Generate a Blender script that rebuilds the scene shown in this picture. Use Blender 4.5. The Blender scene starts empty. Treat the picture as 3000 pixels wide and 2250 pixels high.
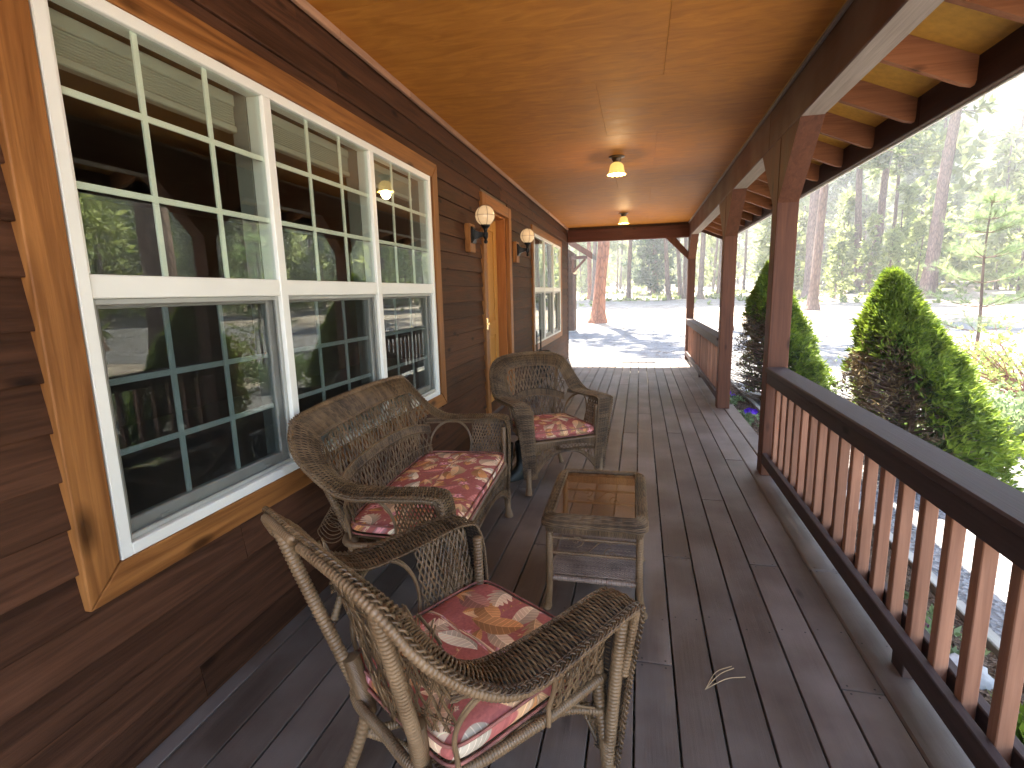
import bpy, math, random
import numpy as np
from mathutils import Vector, Matrix

random.seed(7)
rng = np.random.default_rng(11)
scene = bpy.context.scene
COL = scene.collection
R = math.radians

# ------------------------------------------------------------------ camera
YAW, PIT, ROL = R(-13.785), R(-9.887), R(-1.350)
EYE = Vector((0, 0, 1.45))
_f = Vector((math.sin(YAW)*math.cos(PIT), math.cos(YAW)*math.cos(PIT), math.sin(PIT)))
_r = Vector((math.cos(YAW), -math.sin(YAW), 0))
_u = _r.cross(_f)
_r2 = _r*math.cos(ROL) + _u*math.sin(ROL)
_u2 = _r2.cross(_f)
cam_d = bpy.data.cameras.new('camera')
cam = bpy.data.objects.new('camera', cam_d)
COL.objects.link(cam)
M = Matrix((( _r2.x, _u2.x, -_f.x, EYE.x), (_r2.y, _u2.y, -_f.y, EYE.y), (_r2.z, _u2.z, -_f.z, EYE.z), (0, 0, 0, 1)))
cam.matrix_world = M
cam_d.sensor_width = 36
cam_d.lens = 1527/3000*36
cam_d.clip_start = .05
cam_d.clip_end = 2000
scene.camera = cam

# ------------------------------------------------------------------ light
SUN_AZ, SUN_EL = -10.0, 61.0
w = bpy.data.worlds.new('World'); scene.world = w; w.use_nodes = True
nt = w.node_tree; nt.nodes.clear()
sky = nt.nodes.new('ShaderNodeTexSky'); sky.sky_type = 'NISHITA'; sky.sun_disc = False
sky.sun_elevation = R(SUN_EL); sky.sun_rotation = R(SUN_AZ)
bg = nt.nodes.new('ShaderNodeBackground'); bg.inputs[1].default_value = 0.15
out = nt.nodes.new('ShaderNodeOutputWorld')
nt.links.new(sky.outputs[0], bg.inputs[0]); nt.links.new(bg.outputs[0], out.inputs[0])
sd = bpy.data.lights.new('sun', 'SUN'); sd.energy = 5.0; sd.angle = R(0.55); sd.color = (1, .95, .86)
so = bpy.data.objects.new('sun', sd); COL.objects.link(so)
sv = Vector((math.sin(R(SUN_AZ))*math.cos(R(SUN_EL)), math.cos(R(SUN_AZ))*math.cos(R(SUN_EL)), math.sin(R(SUN_EL))))
so.rotation_euler = sv.to_track_quat('Z', 'Y').to_euler()
so.location = (0, 0, 30)
scene.view_settings.view_transform = 'Standard'
scene.view_settings.look = 'None'
scene.view_settings.gamma = 1
scene.view_settings.use_curve_mapping = False
scene.view_settings.exposure = 3.45
scene.view_settings.use_white_balance = True
scene.view_settings.white_balance_temperature = 6950

# ------------------------------------------------------------------ helpers
class MB:
    """collects geometry, build() links it as one mesh object"""
    def __init__(s): s.v = []; s.q = []; s.t = []; s.n = 0; s.uv = None
    def add(s, v, q=None, t=None):
        v = np.asarray(v, float).reshape(-1, 3)
        if q is not None and len(q): s.q.append(np.asarray(q, int) + s.n)
        if t is not None and len(t): s.t.append(np.asarray(t, int) + s.n)
        s.v.append(v); s.n += len(v); return s
    def mesh(s, name, smooth=False):
        me = bpy.data.meshes.new(name)
        V = np.concatenate(s.v) if s.v else np.zeros((0, 3))
        Q = np.concatenate(s.q) if s.q else np.zeros((0, 4), int)
        T = np.concatenate(s.t) if s.t else np.zeros((0, 3), int)
        me.vertices.add(len(V)); me.vertices.foreach_set('co', V.astype(np.float32).ravel())
        nl = Q.size + T.size; npoly = len(Q) + len(T)
        me.loops.add(nl); me.polygons.add(npoly)
        me.loops.foreach_set('vertex_index', np.concatenate([Q.ravel(), T.ravel()]).astype(np.int32))
        st = np.concatenate([np.arange(len(Q))*4, Q.size + np.arange(len(T))*3]).astype(np.int32)
        me.polygons.foreach_set('loop_start', st)
        try: me.polygons.foreach_set('loop_total', np.concatenate([np.full(len(Q), 4), np.full(len(T), 3)]).astype(np.int32))
        except Exception: pass
        me.polygons.foreach_set('use_smooth', np.full(npoly, smooth))
        me.update(calc_edges=True)
        return me
    def build(s, name, mat, parent=None, smooth=False, loc=None):
        me = s.mesh(name, smooth)
        return link(name, me, mat, parent, loc)

def link(name, me, mat, parent=None, loc=None, rot=None):
    o = bpy.data.objects.new(name, me); COL.objects.link(o)
    if mat is not None and me is not None and not me.materials: me.materials.append(mat)
    if parent is not None: o.parent = parent
    if loc is not None: o.location = loc
    if rot is not None: o.rotation_euler = rot
    return o

def tag(o, label, cat, group=None, kind=None):
    if label: o['label'] = label
    if cat: o['category'] = cat
    if group: o['group'] = group
    if kind: o['kind'] = kind
    return o

def thing(name, label, cat, loc=(0, 0, 0), rotz=0, group=None):
    o = bpy.data.objects.new(name, None); COL.objects.link(o)
    o.location = loc; o.rotation_euler = (0, 0, rotz); o.empty_display_size = .1
    return tag(o, label, cat, group)

def struct(o): o['kind'] = 'structure'; return o

def copy_tree(o, loc=None, rotz=None, label=None, parent=None):
    c = o.copy(); COL.objects.link(c)
    if parent is not None: c.parent = parent
    if loc is not None: c.location = loc
    if rotz is not None: c.rotation_euler = (0, 0, rotz)
    if label: c['label'] = label
    for ch in [x for x in bpy.data.objects if x.parent == o]:
        copy_tree(ch, parent=c)
    return c

def cbox(mb, lo, hi, c=.004):
    """box with chamfered edges"""
    lo = np.array(lo, float); hi = np.array(hi, float)
    c = min(c, .45*float((hi-lo).min()))
    V = []; idx = {}
    for sx in (0, 1):
        for sy in (0, 1):
            for sz in (0, 1):
                p = np.array([hi[0] if sx else lo[0], hi[1] if sy else lo[1], hi[2] if sz else lo[2]])
                ins = np.array([-c if sx else c, -c if sy else c, -c if sz else c])
                for a in range(3):
                    q = p + ins; q[a] = p[a]
                    idx[(sx, sy, sz, a)] = len(V); V.append(q)
    Q = []; T = []
    for a in range(3):
        b, d = [(1, 2), (2, 0), (0, 1)][a]
        for s in (0, 1):
            f = []
            for (i, j) in ((0, 0), (1, 0), (1, 1), (0, 1)):
                k = [0, 0, 0]; k[a] = s; k[b] = i; k[d] = j
                f.append(idx[(k[0], k[1], k[2], a)])
            Q.append(f if s else f[::-1])
    for a in range(3):                    # edges parallel to axis a
        b, d = [(1, 2), (2, 0), (0, 1)][a]
        for i in (0, 1):
            for j in (0, 1):
                k0 = [0, 0, 0]; k0[b] = i; k0[d] = j; k1 = list(k0); k1[a] = 1
                f = [idx[(*k0, b)], idx[(*k1, b)], idx[(*k1, d)], idx[(*k0, d)]]
                Q.append(f if (i ^ j) else f[::-1])
    for sx in (0, 1):
        for sy in (0, 1):
            for sz in (0, 1):
                f = [idx[(sx, sy, sz, a)] for a in range(3)]
                T.append(f if (sx+sy+sz) % 2 == 1 else f[::-1])
    mb.add(V, Q, T); return mb

def box_at(name, lo, hi, mat, parent=None, c=.004, centre=True):
    lo = np.array(lo, float); hi = np.array(hi, float); m = (lo+hi)/2
    mb = MB(); cbox(mb, lo-m, hi-m, c)
    o = mb.build(name, mat, parent); o.location = m
    return o

def prism(mb, prof, axis, a, b):
    """extrude 2D profile (list of (p,q)) along axis from a to b; profile axes are the two others in xyz order"""
    n = len(prof); V = []
    for t in (a, b):
        for p, q in prof:
            k = [p, q]; k.insert(axis, t); V.append(k)
    Q = [[i, (i+1) % n, n+(i+1) % n, n+i] for i in range(n)]
    T = []
    for i in range(1, n-1):
        T.append([0, i+1, i]); T.append([n, n+i, n+i+1])
    mb.add(V, Q, T); return mb

def norm(a): return a/np.maximum(np.linalg.norm(a, axis=-1, keepdims=True), 1e-9)

def tubes(mb, P, r, sides=4, ref=None, caps=False):
    """P (K,M,3) paths, r scalar / (M,) / (K,M)"""
    P = np.asarray(P, float)
    if P.ndim == 2: P = P[None]
    K, Mn, _ = P.shape
    T = norm(np.gradient(P, axis=1))
    if ref is None:
        m = np.abs(T).mean(axis=1); ax = np.argmin(m, axis=1)
        ref = np.eye(3)[ax][:, None, :].repeat(Mn, 1)
    else:
        ref = np.broadcast_to(np.asarray(ref, float), P.shape)
    A = norm(np.cross(T, ref)); B = np.cross(A, T)
    r = np.broadcast_to(np.asarray(r, float), (K, Mn))
    ang = np.arange(sides)*2*np.pi/sides + .4
    V = P[:, :, None, :] + r[:, :, None, None]*(np.cos(ang)[None, None, :, None]*A[:, :, None, :] + np.sin(ang)[None, None, :, None]*B[:, :, None, :])
    k = np.arange(K)[:, None, None]; m = np.arange(Mn-1)[None, :, None]; s = np.arange(sides)[None, None, :]
    base = k*Mn*sides
    i0 = base + m*sides + s; i1 = base + m*sides + (s+1) % sides
    Q = np.stack([i0, i0+sides, i1+sides, i1], -1).reshape(-1, 4)
    Tt = []
    if caps:
        for kk in range(K):
            for i in range(1, sides-1):
                b0 = kk*Mn*sides; b1 = b0 + (Mn-1)*sides
                Tt.append([b0, b0+i, b0+i+1]); Tt.append([b1, b1+i+1, b1+i])
    mb.add(V.reshape(-1, 3), Q, Tt if caps else None); return mb

def lathe(mb, prof, seg=20, centre=(0, 0, 0), flute=None):
    """prof [(r,z)...]"""
    prof = np.array(prof, float); n = len(prof)
    a = np.arange(seg)*2*np.pi/seg
    r = prof[:, 0][:, None]*np.ones(seg)[None]
    z = prof[:, 1][:, None]*np.ones(seg)[None]
    if flute is not None: r, z = flute(r, z, a[None])
    V = np.stack([centre[0]+r*np.cos(a), centre[1]+r*np.sin(a), centre[2]+z], -1).reshape(-1, 3)
    i = np.arange(n-1)[:, None]; s = np.arange(seg)[None]
    i0 = i*seg+s; i1 = i*seg+(s+1) % seg
    mb.add(V, np.stack([i0, i1, i1+seg, i0+seg], -1).reshape(-1, 4)); return mb

def resample(C, n, smooth=True, closed=False):
    """Catmull-Rom through control points, n samples evenly spaced"""
    C = np.array(C, float)
    if closed: Pp = np.vstack([C[-1], C, C[0], C[1]]); segs = len(C)
    else: Pp = np.vstack([2*C[0]-C[1], C, 2*C[-1]-C[-2]]); segs = len(C)-1
    out_ = []
    t = np.linspace(0, 1, 24, endpoint=False)[:, None]
    for i in range(segs):
        p0, p1, p2, p3 = Pp[i:i+4]
        out_.append(.5*((2*p1)+(-p0+p2)*t+(2*p0-5*p1+4*p2-p3)*t**2+(-p0+3*p1-3*p2+p3)*t**3))
    out_.append(Pp[segs+1][None] if not closed else C[0][None])
    D = np.vstack(out_)
    return even(D, n)

def even(D, n):
    s = np.r_[0, np.cumsum(np.linalg.norm(np.diff(D, axis=0), axis=1))]
    u = np.linspace(0, s[-1], n)
    return np.stack([np.interp(u, s, D[:, k]) for k in range(3)], 1)

def plen(D): return np.linalg.norm(np.diff(D, axis=0), axis=1).sum()

# ------------------------------------------------------------------ materials
def newmat(name):
    m = bpy.data.materials.new(name); m.use_nodes = True
    n = m.node_tree; b = n.nodes['Principled BSDF']
    return m, n, b

def N(n, typ, **kw):
    x = n.nodes.new(typ)
    for k, v in kw.items():
        if k.startswith('i_'): x.inputs[k[2:].replace('_', ' ')].default_value = v
        else: setattr(x, k, v)
    return x

def ramp(n, stops):
    x = n.nodes.new('ShaderNodeValToRGB'); cr = x.color_ramp
    while len(cr.elements) < len(stops): cr.elements.new(.5)
    for e, (p, c) in zip(cr.elements, stops):
        e.position = p; e.color = (*c, 1) if len(c) == 3 else c
    return x

def mixc(n, fac, a, b, mode='MIX'):
    x = n.nodes.new('ShaderNodeMix'); x.data_type = 'RGBA'; x.blend_type = mode
    if isinstance(fac, (int, float)): x.inputs[0].default_value = fac
    else: n.links.new(fac, x.inputs[0])
    for s, v in ((6, a), (7, b)):
        if isinstance(v, tuple): x.inputs[s].default_value = (*v, 1)
        else: n.links.new(v, x.inputs[s])
    return x.outputs[2]

def wood(name, dark, light, axis=1, rough=.5, knots=.5, grain=1.0, var=.35, bump=.25, scale=1.0, weather=None, spec=.18, along=.9, ks=1.0):
    m, n, b = newmat(name)
    tc = N(n, 'ShaderNodeTexCoord'); oi = N(n, 'ShaderNodeObjectInfo')
    # shift the grain for every piece
    mul = N(n, 'ShaderNodeVectorMath', operation='SCALE'); mul.inputs[3].default_value = 37.0
    cmb = N(n, 'ShaderNodeCombineXYZ')
    for k in range(3): n.links.new(oi.outputs['Random'], cmb.inputs[k])
    n.links.new(cmb.outputs[0], mul.inputs[0])
    add = N(n, 'ShaderNodeVectorMath', operation='ADD')
    n.links.new(tc.outputs['Object'], add.inputs[0]); n.links.new(mul.outputs[0], add.inputs[1])
    s = [14*scale, 14*scale, 14*scale]; s[axis] = along*scale
    mp = N(n, 'ShaderNodeMapping'); mp.inputs['Scale'].default_value = s
    n.links.new(add.outputs[0], mp.inputs[0])
    n1 = N(n, 'ShaderNodeTexNoise'); n1.inputs['Scale'].default_value = 1.6; n1.inputs['Detail'].default_value = 5; n1.inputs['Distortion'].default_value = 1.2
    n.links.new(mp.outputs[0], n1.inputs['Vector'])
    s2 = [90*scale, 90*scale, 90*scale]; s2[axis] = 3.0*scale
    mp2 = N(n, 'ShaderNodeMapping'); mp2.inputs['Scale'].default_value = s2
    n.links.new(add.outputs[0], mp2.inputs[0])
    n2 = N(n, 'ShaderNodeTexNoise'); n2.inputs['Scale'].default_value = 1.3; n2.inputs['Detail'].default_value = 3
    n.links.new(mp2.outputs[0], n2.inputs['Vector'])
    md = tuple((d+l)/2 for d, l in zip(dark, light))
    r1 = ramp(n, [(.28, dark), (.5, md), (.72, light)])
    n.links.new(n1.outputs[0], r1.inputs[0])
    c = mixc(n, .35*grain, r1.outputs[0], mixc(n, n2.outputs[0], tuple(x*.45 for x in dark), light), 'MIX')
    # knots
    s3 = [9*scale*ks, 9*scale*ks, 9*scale*ks]; s3[axis] = 3.4*scale*ks
    mp3 = N(n, 'ShaderNodeMapping'); mp3.inputs['Scale'].default_value = s3
    n.links.new(add.outputs[0], mp3.inputs[0])
    vo = N(n, 'ShaderNodeTexVoronoi'); vo.inputs['Scale'].default_value = 1.0
    n.links.new(mp3.outputs[0], vo.inputs['Vector'])
    r3 = ramp(n, [(.07, (1, 1, 1)), (.2, (0, 0, 0))]); n.links.new(vo.outputs['Distance'], r3.inputs[0])
    gate = N(n, 'ShaderNodeSeparateColor'); n.links.new(vo.outputs['Color'], gate.inputs[0])
    gt = N(n, 'ShaderNodeMath', operation='LESS_THAN'); gt.inputs[1].default_value = knots; n.links.new(gate.outputs[0], gt.inputs[0])
    km = N(n, 'ShaderNodeMath', operation='MULTIPLY'); n.links.new(r3.outputs[0], km.inputs[0]); n.links.new(gt.outputs[0], km.inputs[1])
    km2 = N(n, 'ShaderNodeMath', operation='MULTIPLY'); n.links.new(km.outputs[0], km2.inputs[0]); km2.inputs[1].default_value = .8
    c = mixc(n, km2.outputs[0], c, tuple(x*.22 for x in dark))
    if weather:
        nw = N(n, 'ShaderNodeTexNoise'); nw.inputs['Scale'].default_value = 2.3; nw.inputs['Detail'].default_value = 6
        n.links.new(add.outputs[0], nw.inputs['Vector'])
        rw = ramp(n, [(.42, (0, 0, 0)), (.68, (1, 1, 1))]); n.links.new(nw.outputs[0], rw.inputs[0])
        wm = N(n, 'ShaderNodeMath', operation='MULTIPLY'); n.links.new(rw.outputs[0], wm.inputs[0]); wm.inputs[1].default_value = weather[1]
        c = mixc(n, wm.outputs[0], c, weather[0])
    hs = N(n, 'ShaderNodeHueSaturation')
    mr = N(n, 'ShaderNodeMapRange'); mr.inputs[3].default_value = 1-var; mr.inputs[4].default_value = 1+var
    n.links.new(oi.outputs['Random'], mr.inputs[0]); n.links.new(mr.outputs[0], hs.inputs['Value']); n.links.new(c, hs.inputs['Color'])
    n.links.new(hs.outputs[0], b.inputs['Base Color'])
    rr = N(n, 'ShaderNodeMapRange'); rr.inputs[3].default_value = max(rough-.12, .05); rr.inputs[4].default_value = min(rough+.15, 1)
    n.links.new(n1.outputs[0], rr.inputs[0]); n.links.new(rr.outputs[0], b.inputs['Roughness'])
    b.inputs['Specular IOR Level'].default_value = spec
    bp = N(n, 'ShaderNodeBump'); bp.inputs['Strength'].default_value = bump; bp.inputs['Distance'].default_value = .004
    n.links.new(n2.outputs[0], bp.inputs['Height']); n.links.new(bp.outputs[0], b.inputs['Normal'])
    return m

def plain(name, col, rough=.5, metal=0, noise=0, nscale=20, spec=.5, emit=None, bump=0):
    m, n, b = newmat(name)
    b.inputs['Base Color'].default_value = (*col, 1); b.inputs['Roughness'].default_value = rough
    b.inputs['Metallic'].default_value = metal; b.inputs['Specular IOR Level'].default_value = spec
    if noise or bump:
        tc = N(n, 'ShaderNodeTexCoord'); nn = N(n, 'ShaderNodeTexNoise'); nn.inputs['Scale'].default_value = nscale; nn.inputs['Detail'].default_value = 5
        n.links.new(tc.outputs['Object'], nn.inputs['Vector'])
        r_ = ramp(n, [(.3, tuple(x*(1-noise) for x in col)), (.7, tuple(min(1, x*(1+noise)) for x in col))])
        n.links.new(nn.outputs[0], r_.inputs[0]); n.links.new(r_.outputs[0], b.inputs['Base Color'])
        if bump:
            bp = N(n, 'ShaderNodeBump'); bp.inputs['Strength'].default_value = bump; bp.inputs['Distance'].default_value = .01
            n.links.new(nn.outputs[0], bp.inputs['Height']); n.links.new(bp.outputs[0], b.inputs['Normal'])
    if emit: b.inputs['Emission Color'].default_value = (*emit[0], 1); b.inputs['Emission Strength'].default_value = emit[1]
    return m

def pane_mat(name, tint=(.93, .97, .95), boost=1.6):
    """clear window glass: mirror by fresnel, otherwise see through"""
    m, n, b = newmat(name); n.nodes.remove(b)
    o = [x for x in n.nodes if x.type == 'OUTPUT_MATERIAL'][0]
    tr = N(n, 'ShaderNodeBsdfTransparent'); tr.inputs[0].default_value = (*tint, 1)
    gl = N(n, 'ShaderNodeBsdfGlossy'); gl.inputs['Roughness'].default_value = 0.0; gl.inputs[0].default_value = (.95, .98, .95, 1)
    fr = N(n, 'ShaderNodeFresnel'); ge = N(n, 'ShaderNodeNewGeometry')
    io = N(n, 'ShaderNodeMapRange'); io.inputs[3].default_value = 1.5; io.inputs[4].default_value = 1/1.5
    n.links.new(ge.outputs['Backfacing'], io.inputs[0]); n.links.new(io.outputs[0], fr.inputs[0])
    mu = N(n, 'ShaderNodeMath', operation='MULTIPLY'); mu.use_clamp = True; mu.inputs[1].default_value = boost
    tc = N(n, 'ShaderNodeTexCoord'); no = N(n, 'ShaderNodeTexNoise'); no.inputs['Scale'].default_value = 1.7; no.inputs['Detail'].default_value = 0
    bp = N(n, 'ShaderNodeBump'); bp.inputs['Strength'].default_value = .012; bp.inputs['Distance'].default_value = .05
    n.links.new(tc.outputs['Object'], no.inputs['Vector']); n.links.new(no.outputs[0], bp.inputs['Height']); mx = N(n, 'ShaderNodeMixShader')
    n.links.new(fr.outputs[0], mu.inputs[0]); n.links.new(mu.outputs[0], mx.inputs[0])
    n.links.new(tr.outputs[0], mx.inputs[1]); n.links.new(gl.outputs[0], mx.inputs[2]); n.links.new(mx.outputs[0], o.inputs[0])
    return m

def foliage(name, a, b_, rough=.6, trans=.35, scale=1.5, brown=None):
    m, n, b = newmat(name)
    g = N(n, 'ShaderNodeNewGeometry'); tc = N(n, 'ShaderNodeTexCoord')
    no = N(n, 'ShaderNodeTexNoise'); no.inputs['Scale'].default_value = scale; no.inputs['Detail'].default_value = 3
    n.links.new(tc.outputs['Object'], no.inputs['Vector'])
    ad = N(n, 'ShaderNodeMath', operation='ADD'); n.links.new(no.outputs[0], ad.inputs[0])
    mr = N(n, 'ShaderNodeMapRange'); mr.inputs[3].default_value = -.3; mr.inputs[4].default_value = .3
    n.links.new(g.outputs['Random Per Island'], mr.inputs[0]); n.links.new(mr.outputs[0], ad.inputs[1])
    r_ = ramp(n, [(.25, a), (.75, b_)] if not brown else [(.18, brown), (.34, a), (.75, b_)])
    n.links.new(ad.outputs[0], r_.inputs[0]); n.links.new(r_.outputs[0], b.inputs['Base Color'])
    b.inputs['Roughness'].default_value = rough; b.inputs['Specular IOR Level'].default_value = .3
    o = [x for x in n.nodes if x.type == 'OUTPUT_MATERIAL'][0]
    tl = N(n, 'ShaderNodeBsdfTranslucent'); n.links.new(r_.outputs[0], tl.inputs[0])
    mx = N(n, 'ShaderNodeMixShader'); mx.inputs[0].default_value = trans
    n.links.new(b.outputs[0], mx.inputs[1]); n.links.new(tl.outputs[0], mx.inputs[2]); n.links.new(mx.outputs[0], o.inputs[0])
    return m

def bark(name, a, b_, c_):
    m, n, b = newmat(name)
    tc = N(n, 'ShaderNodeTexCoord'); mp = N(n, 'ShaderNodeMapping'); mp.inputs['Scale'].default_value = (9, 9, 2.2)
    n.links.new(tc.outputs['Object'], mp.inputs[0])
    no = N(n, 'ShaderNodeTexNoise'); no.inputs['Scale'].default_value = 2; no.inputs['Detail'].default_value = 4
    n.links.new(mp.outputs[0], no.inputs['Vector'])
    vo = N(n, 'ShaderNodeTexVoronoi'); vo.feature = 'DISTANCE_TO_EDGE'; vo.inputs['Scale'].default_value = 1.1
    ml = mixc(n, .12, mp.outputs[0], no.outputs['Color'])
    n.links.new(ml, vo.inputs['Vector'])
    r_ = ramp(n, [(.0, a), (.09, b_), (.4, c_)]); n.links.new(vo.outputs['Distance'], r_.inputs[0])
    c = mixc(n, .35, r_.outputs[0], mixc(n, no.outputs[0], a, c_))
    n.links.new(c, b.inputs['Base Color']); b.inputs['Roughness'].default_value = .9
    bp = N(n, 'ShaderNodeBump'); bp.inputs['Strength'].default_value = .9; bp.inputs['Distance'].default_value = .04
    n.links.new(vo.outputs['Distance'], bp.inputs['Height']); n.links.new(bp.outputs[0], b.inputs['Normal'])
    return m

SID = wood('siding_stain', (.019, .0078, .0044), (.120, .050, .026), 1, .62, .6, 1.2, .30, .4, spec=.12)
TRIM = wood('cedar_trim', (.115, .036, .009), (.40, .165, .048), 1, .5, .95, .9, .12, .3, ks=.8)
TRIMZ = wood('cedar_trim_upright', (.115, .036, .009), (.40, .165, .048), 2, .5, .95, .9, .12, .3, ks=.62)
CEIL = wood('varnished_plywood', (.33, .112, .014), (.54, .225, .040), 0, .6, .0, .7, .03, .15, scale=.55, along=4.5, spec=.14)
BEAM = wood('stained_beam', (0.056, 0.0208, 0.0136), (0.12, 0.0496, 0.032), 1, .6, .3, 1, .1, .35, weather=((.23, .17, .14), .35))
BEAMX = wood('stained_cross_beam', (0.06, 0.0176, 0.0112), (0.128, 0.04, 0.024), 0, .55, .2, 1, .1, .3)
POST = wood('stained_post', (.070, .026, .014), (.155, .062, .036), 2, .6, .15, 1, .12, .35)
BAL = wood('baluster_stain', (0.2076, 0.0929, 0.0568), (0.3933, 0.1911, 0.1147), 2, .55, .1, .8, .25, .25)
RAIL = wood('rail_stain', (0.0475, 0.0285, 0.0247), (0.0997, 0.0684, 0.0627), 1, .6, .1, 1, .1, .3)
RAFT = wood('rafter_stain', (.17, .058, .024), (.36, .150, .070), 0, .6, .35, 1, .2, .3)
OSB = plain('yellow_sheathing', (.52, .27, .045), .55, noise=.12, nscale=25, bump=.1)
FASC = wood('fascia_stain', (0.036, 0.0144, 0.0096), (0.08, 0.036, 0.0256), 1, .6, .2, 1, .1, .3)
DECK = wood('composite_deck', (.084, .056, .042), (.138, .098, .078), 1, .50, .02, .7, .17, .22, weather=((.205, .165, .142), .8), spec=.4)
STEPM = wood('step_boards', (0.056, 0.0384, 0.0336), (0.104, 0.072, 0.064), 1, .6, .1, .6, .15, .25)
DOORM = wood('golden_fir_door', (0.4095, 0.1852, 0.0439), (0.585, 0.3023, 0.0878), 2, .35, .05, .7, .05, .15)
JAMB = wood('door_jamb_wood', (0.2633, 0.0829, 0.0215), (0.429, 0.1658, 0.0488), 2, .4, .05, .9, .05, .2)
WHITE = plain('white_vinyl', (.80, .79, .72), .35, noise=.03, nscale=4)
MUNT = plain('muntin_vinyl', (.80, .80, .68), .4)
GREYF = plain('screen_frame', (.36, .36, .32), .45, noise=.08, nscale=12)
PANE = pane_mat('window_glass', boost=1.45)
TPANE = pane_mat('table_glass', tint=(.92, .86, .80), boost=.9)
JWHITE = plain('jamb_liner', (.20, .20, .17), .6)
BLIND = plain('cellular_blind', (.34, .335, .27), .8)
INT = plain('interior_wall', (.13, .09, .06), .8, noise=.1, nscale=3)
BLACK = plain('black_iron', (.012, .012, .013), .45, metal=.6, spec=.5, noise=.2, nscale=60, bump=.2)
BRASS = plain('brass', (.75, .55, .25), .25, metal=1)
BRONZE = plain('aged_bronze', (.12, .085, .06), .35, metal=.9)
GLOBE = plain('opal_glass', (.42, .33, .22), .25, emit=((1, .66, .36), .052))
SHADE = plain('amber_shade', (.80, .62, .25), .2, emit=((1, .62, .17), .09))
BULB = plain('lit_bulb', (1, .9, .7), .3, emit=((1, .80, .45), 3))
SCREEN, sn, sb = newmat('insect_screen')
so_ = [x for x in sn.nodes if x.type == 'OUTPUT_MATERIAL'][0]
st = N(sn, 'ShaderNodeBsdfTransparent'); sx = N(sn, 'ShaderNodeMixShader'); sx.inputs[0].default_value = .17
sb.inputs['Base Color'].default_value = (.006, .0065, .006, 1); sb.inputs['Roughness'].default_value = .7
sn.links.new(st.outputs[0], sx.inputs[1]); sn.links.new(sb.outputs[0], sx.inputs[2]); sn.links.new(sx.outputs[0], so_.inputs[0])

# ------------------------------------------------------------------ ground
def gz(x, y):
    r = np.hypot(x, y)
    z = -.3 + .025*np.clip(r-18, 0, 160)
    return z + .10*np.sin(x*.23+1.3)*np.sin(y*.19)*np.clip((r-14)/20, 0, 1)

def ground_grid(xs, ys, dz=0, rough=0):
    X, Y = np.meshgrid(xs, ys, indexing='ij'); Z = gz(X, Y)+dz
    if rough: Z = Z + rng.normal(0, rough, Z.shape)
    nx, ny = X.shape
    V = np.stack([X, Y, Z], -1).reshape(-1, 3)
    i = np.arange(nx-1)[:, None]; j = np.arange(ny-1)[None]
    a = i*ny+j
    return MB().add(V, np.stack([a, a+ny, a+ny+1, a+1], -1).reshape(-1, 4))

def earth(name, cols, scale, bscale, bdist, fine=60):
    m, n, b = newmat(name)
    tc = N(n, 'ShaderNodeTexCoord')
    n1 = N(n, 'ShaderNodeTexNoise'); n1.inputs['Scale'].default_value = scale; n1.inputs['Detail'].default_value = 8; n1.inputs['Roughness'].default_value = .65
    n.links.new(tc.outputs['Object'], n1.inputs['Vector'])
    r_ = ramp(n, cols); n.links.new(n1.outputs[0], r_.inputs[0])
    v = N(n, 'ShaderNodeTexVoronoi'); v.inputs['Scale'].default_value = bscale; n.links.new(tc.outputs['Object'], v.inputs['Vector'])
    sp = N(n, 'ShaderNodeSeparateColor'); n.links.new(v.outputs['Color'], sp.inputs[0])
    mr = N(n, 'ShaderNodeMapRange'); mr.inputs[3].default_value = .62; mr.inputs[4].default_value = 1.35; n.links.new(sp.outputs[0], mr.inputs[0])
    hs = N(n, 'ShaderNodeHueSaturation'); n.links.new(mr.outputs[0], hs.inputs['Value']); n.links.new(r_.outputs[0], hs.inputs['Color'])
    n.links.new(hs.outputs[0], b.inputs['Base Color']); b.inputs['Roughness'].default_value = .95; b.inputs['Specular IOR Level'].default_value = .2
    bp = N(n, 'ShaderNodeBump'); bp.inputs['Strength'].default_value = .8; bp.inputs['Distance'].default_value = bdist
    n.links.new(v.outputs['Distance'], bp.inputs['Height']); n.links.new(bp.outputs[0], b.inputs['Normal'])
    return m

DIRT = earth('forest_floor_dust', [(.3, (.16, .125, .095)), (.5, (.29, .245, .20)), (.7, (.37, .33, .285))], 1.1, 22, .03)
GRAV = earth('pale_gravel', [(.3, (.13, .125, .125)), (.6, (.20, .196, .196)), (.8, (.27, .262, .258))], 2.2, 40, .02)
MULCH = earth('bark_mulch', [(.3, (.045, .028, .018)), (.55, (.11, .07, .045)), (.75, (.20, .14, .10))], 9, 55, .03)

xs = np.unique(np.r_[np.linspace(-300, -30, 20), np.linspace(-30, 60, 91), np.linspace(60, 400, 30)])
ys = np.unique(np.r_[np.linspace(-300, -20, 20), np.linspace(-20, 110, 131), np.linspace(110, 500, 30)])
g = ground_grid(xs, ys).build('ground', DIRT, smooth=True); struct(g)
g = ground_grid(np.linspace(-8, 26, 70), np.linspace(11.9, 23.5, 40), .012).build('gravel_drive', GRAV, smooth=True); struct(g)
g = ground_grid(np.linspace(1.72, 4.4, 12), np.linspace(-1, 11.9, 30), .010).build('gravel_path', GRAV, smooth=True); struct(g)
xs = np.linspace(1.0, 1.63, 22); ys = np.linspace(-1, 11.5, 240)
g = ground_grid(xs, ys, .05, .009).build('mulch_bed', MULCH); struct(g)

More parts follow.
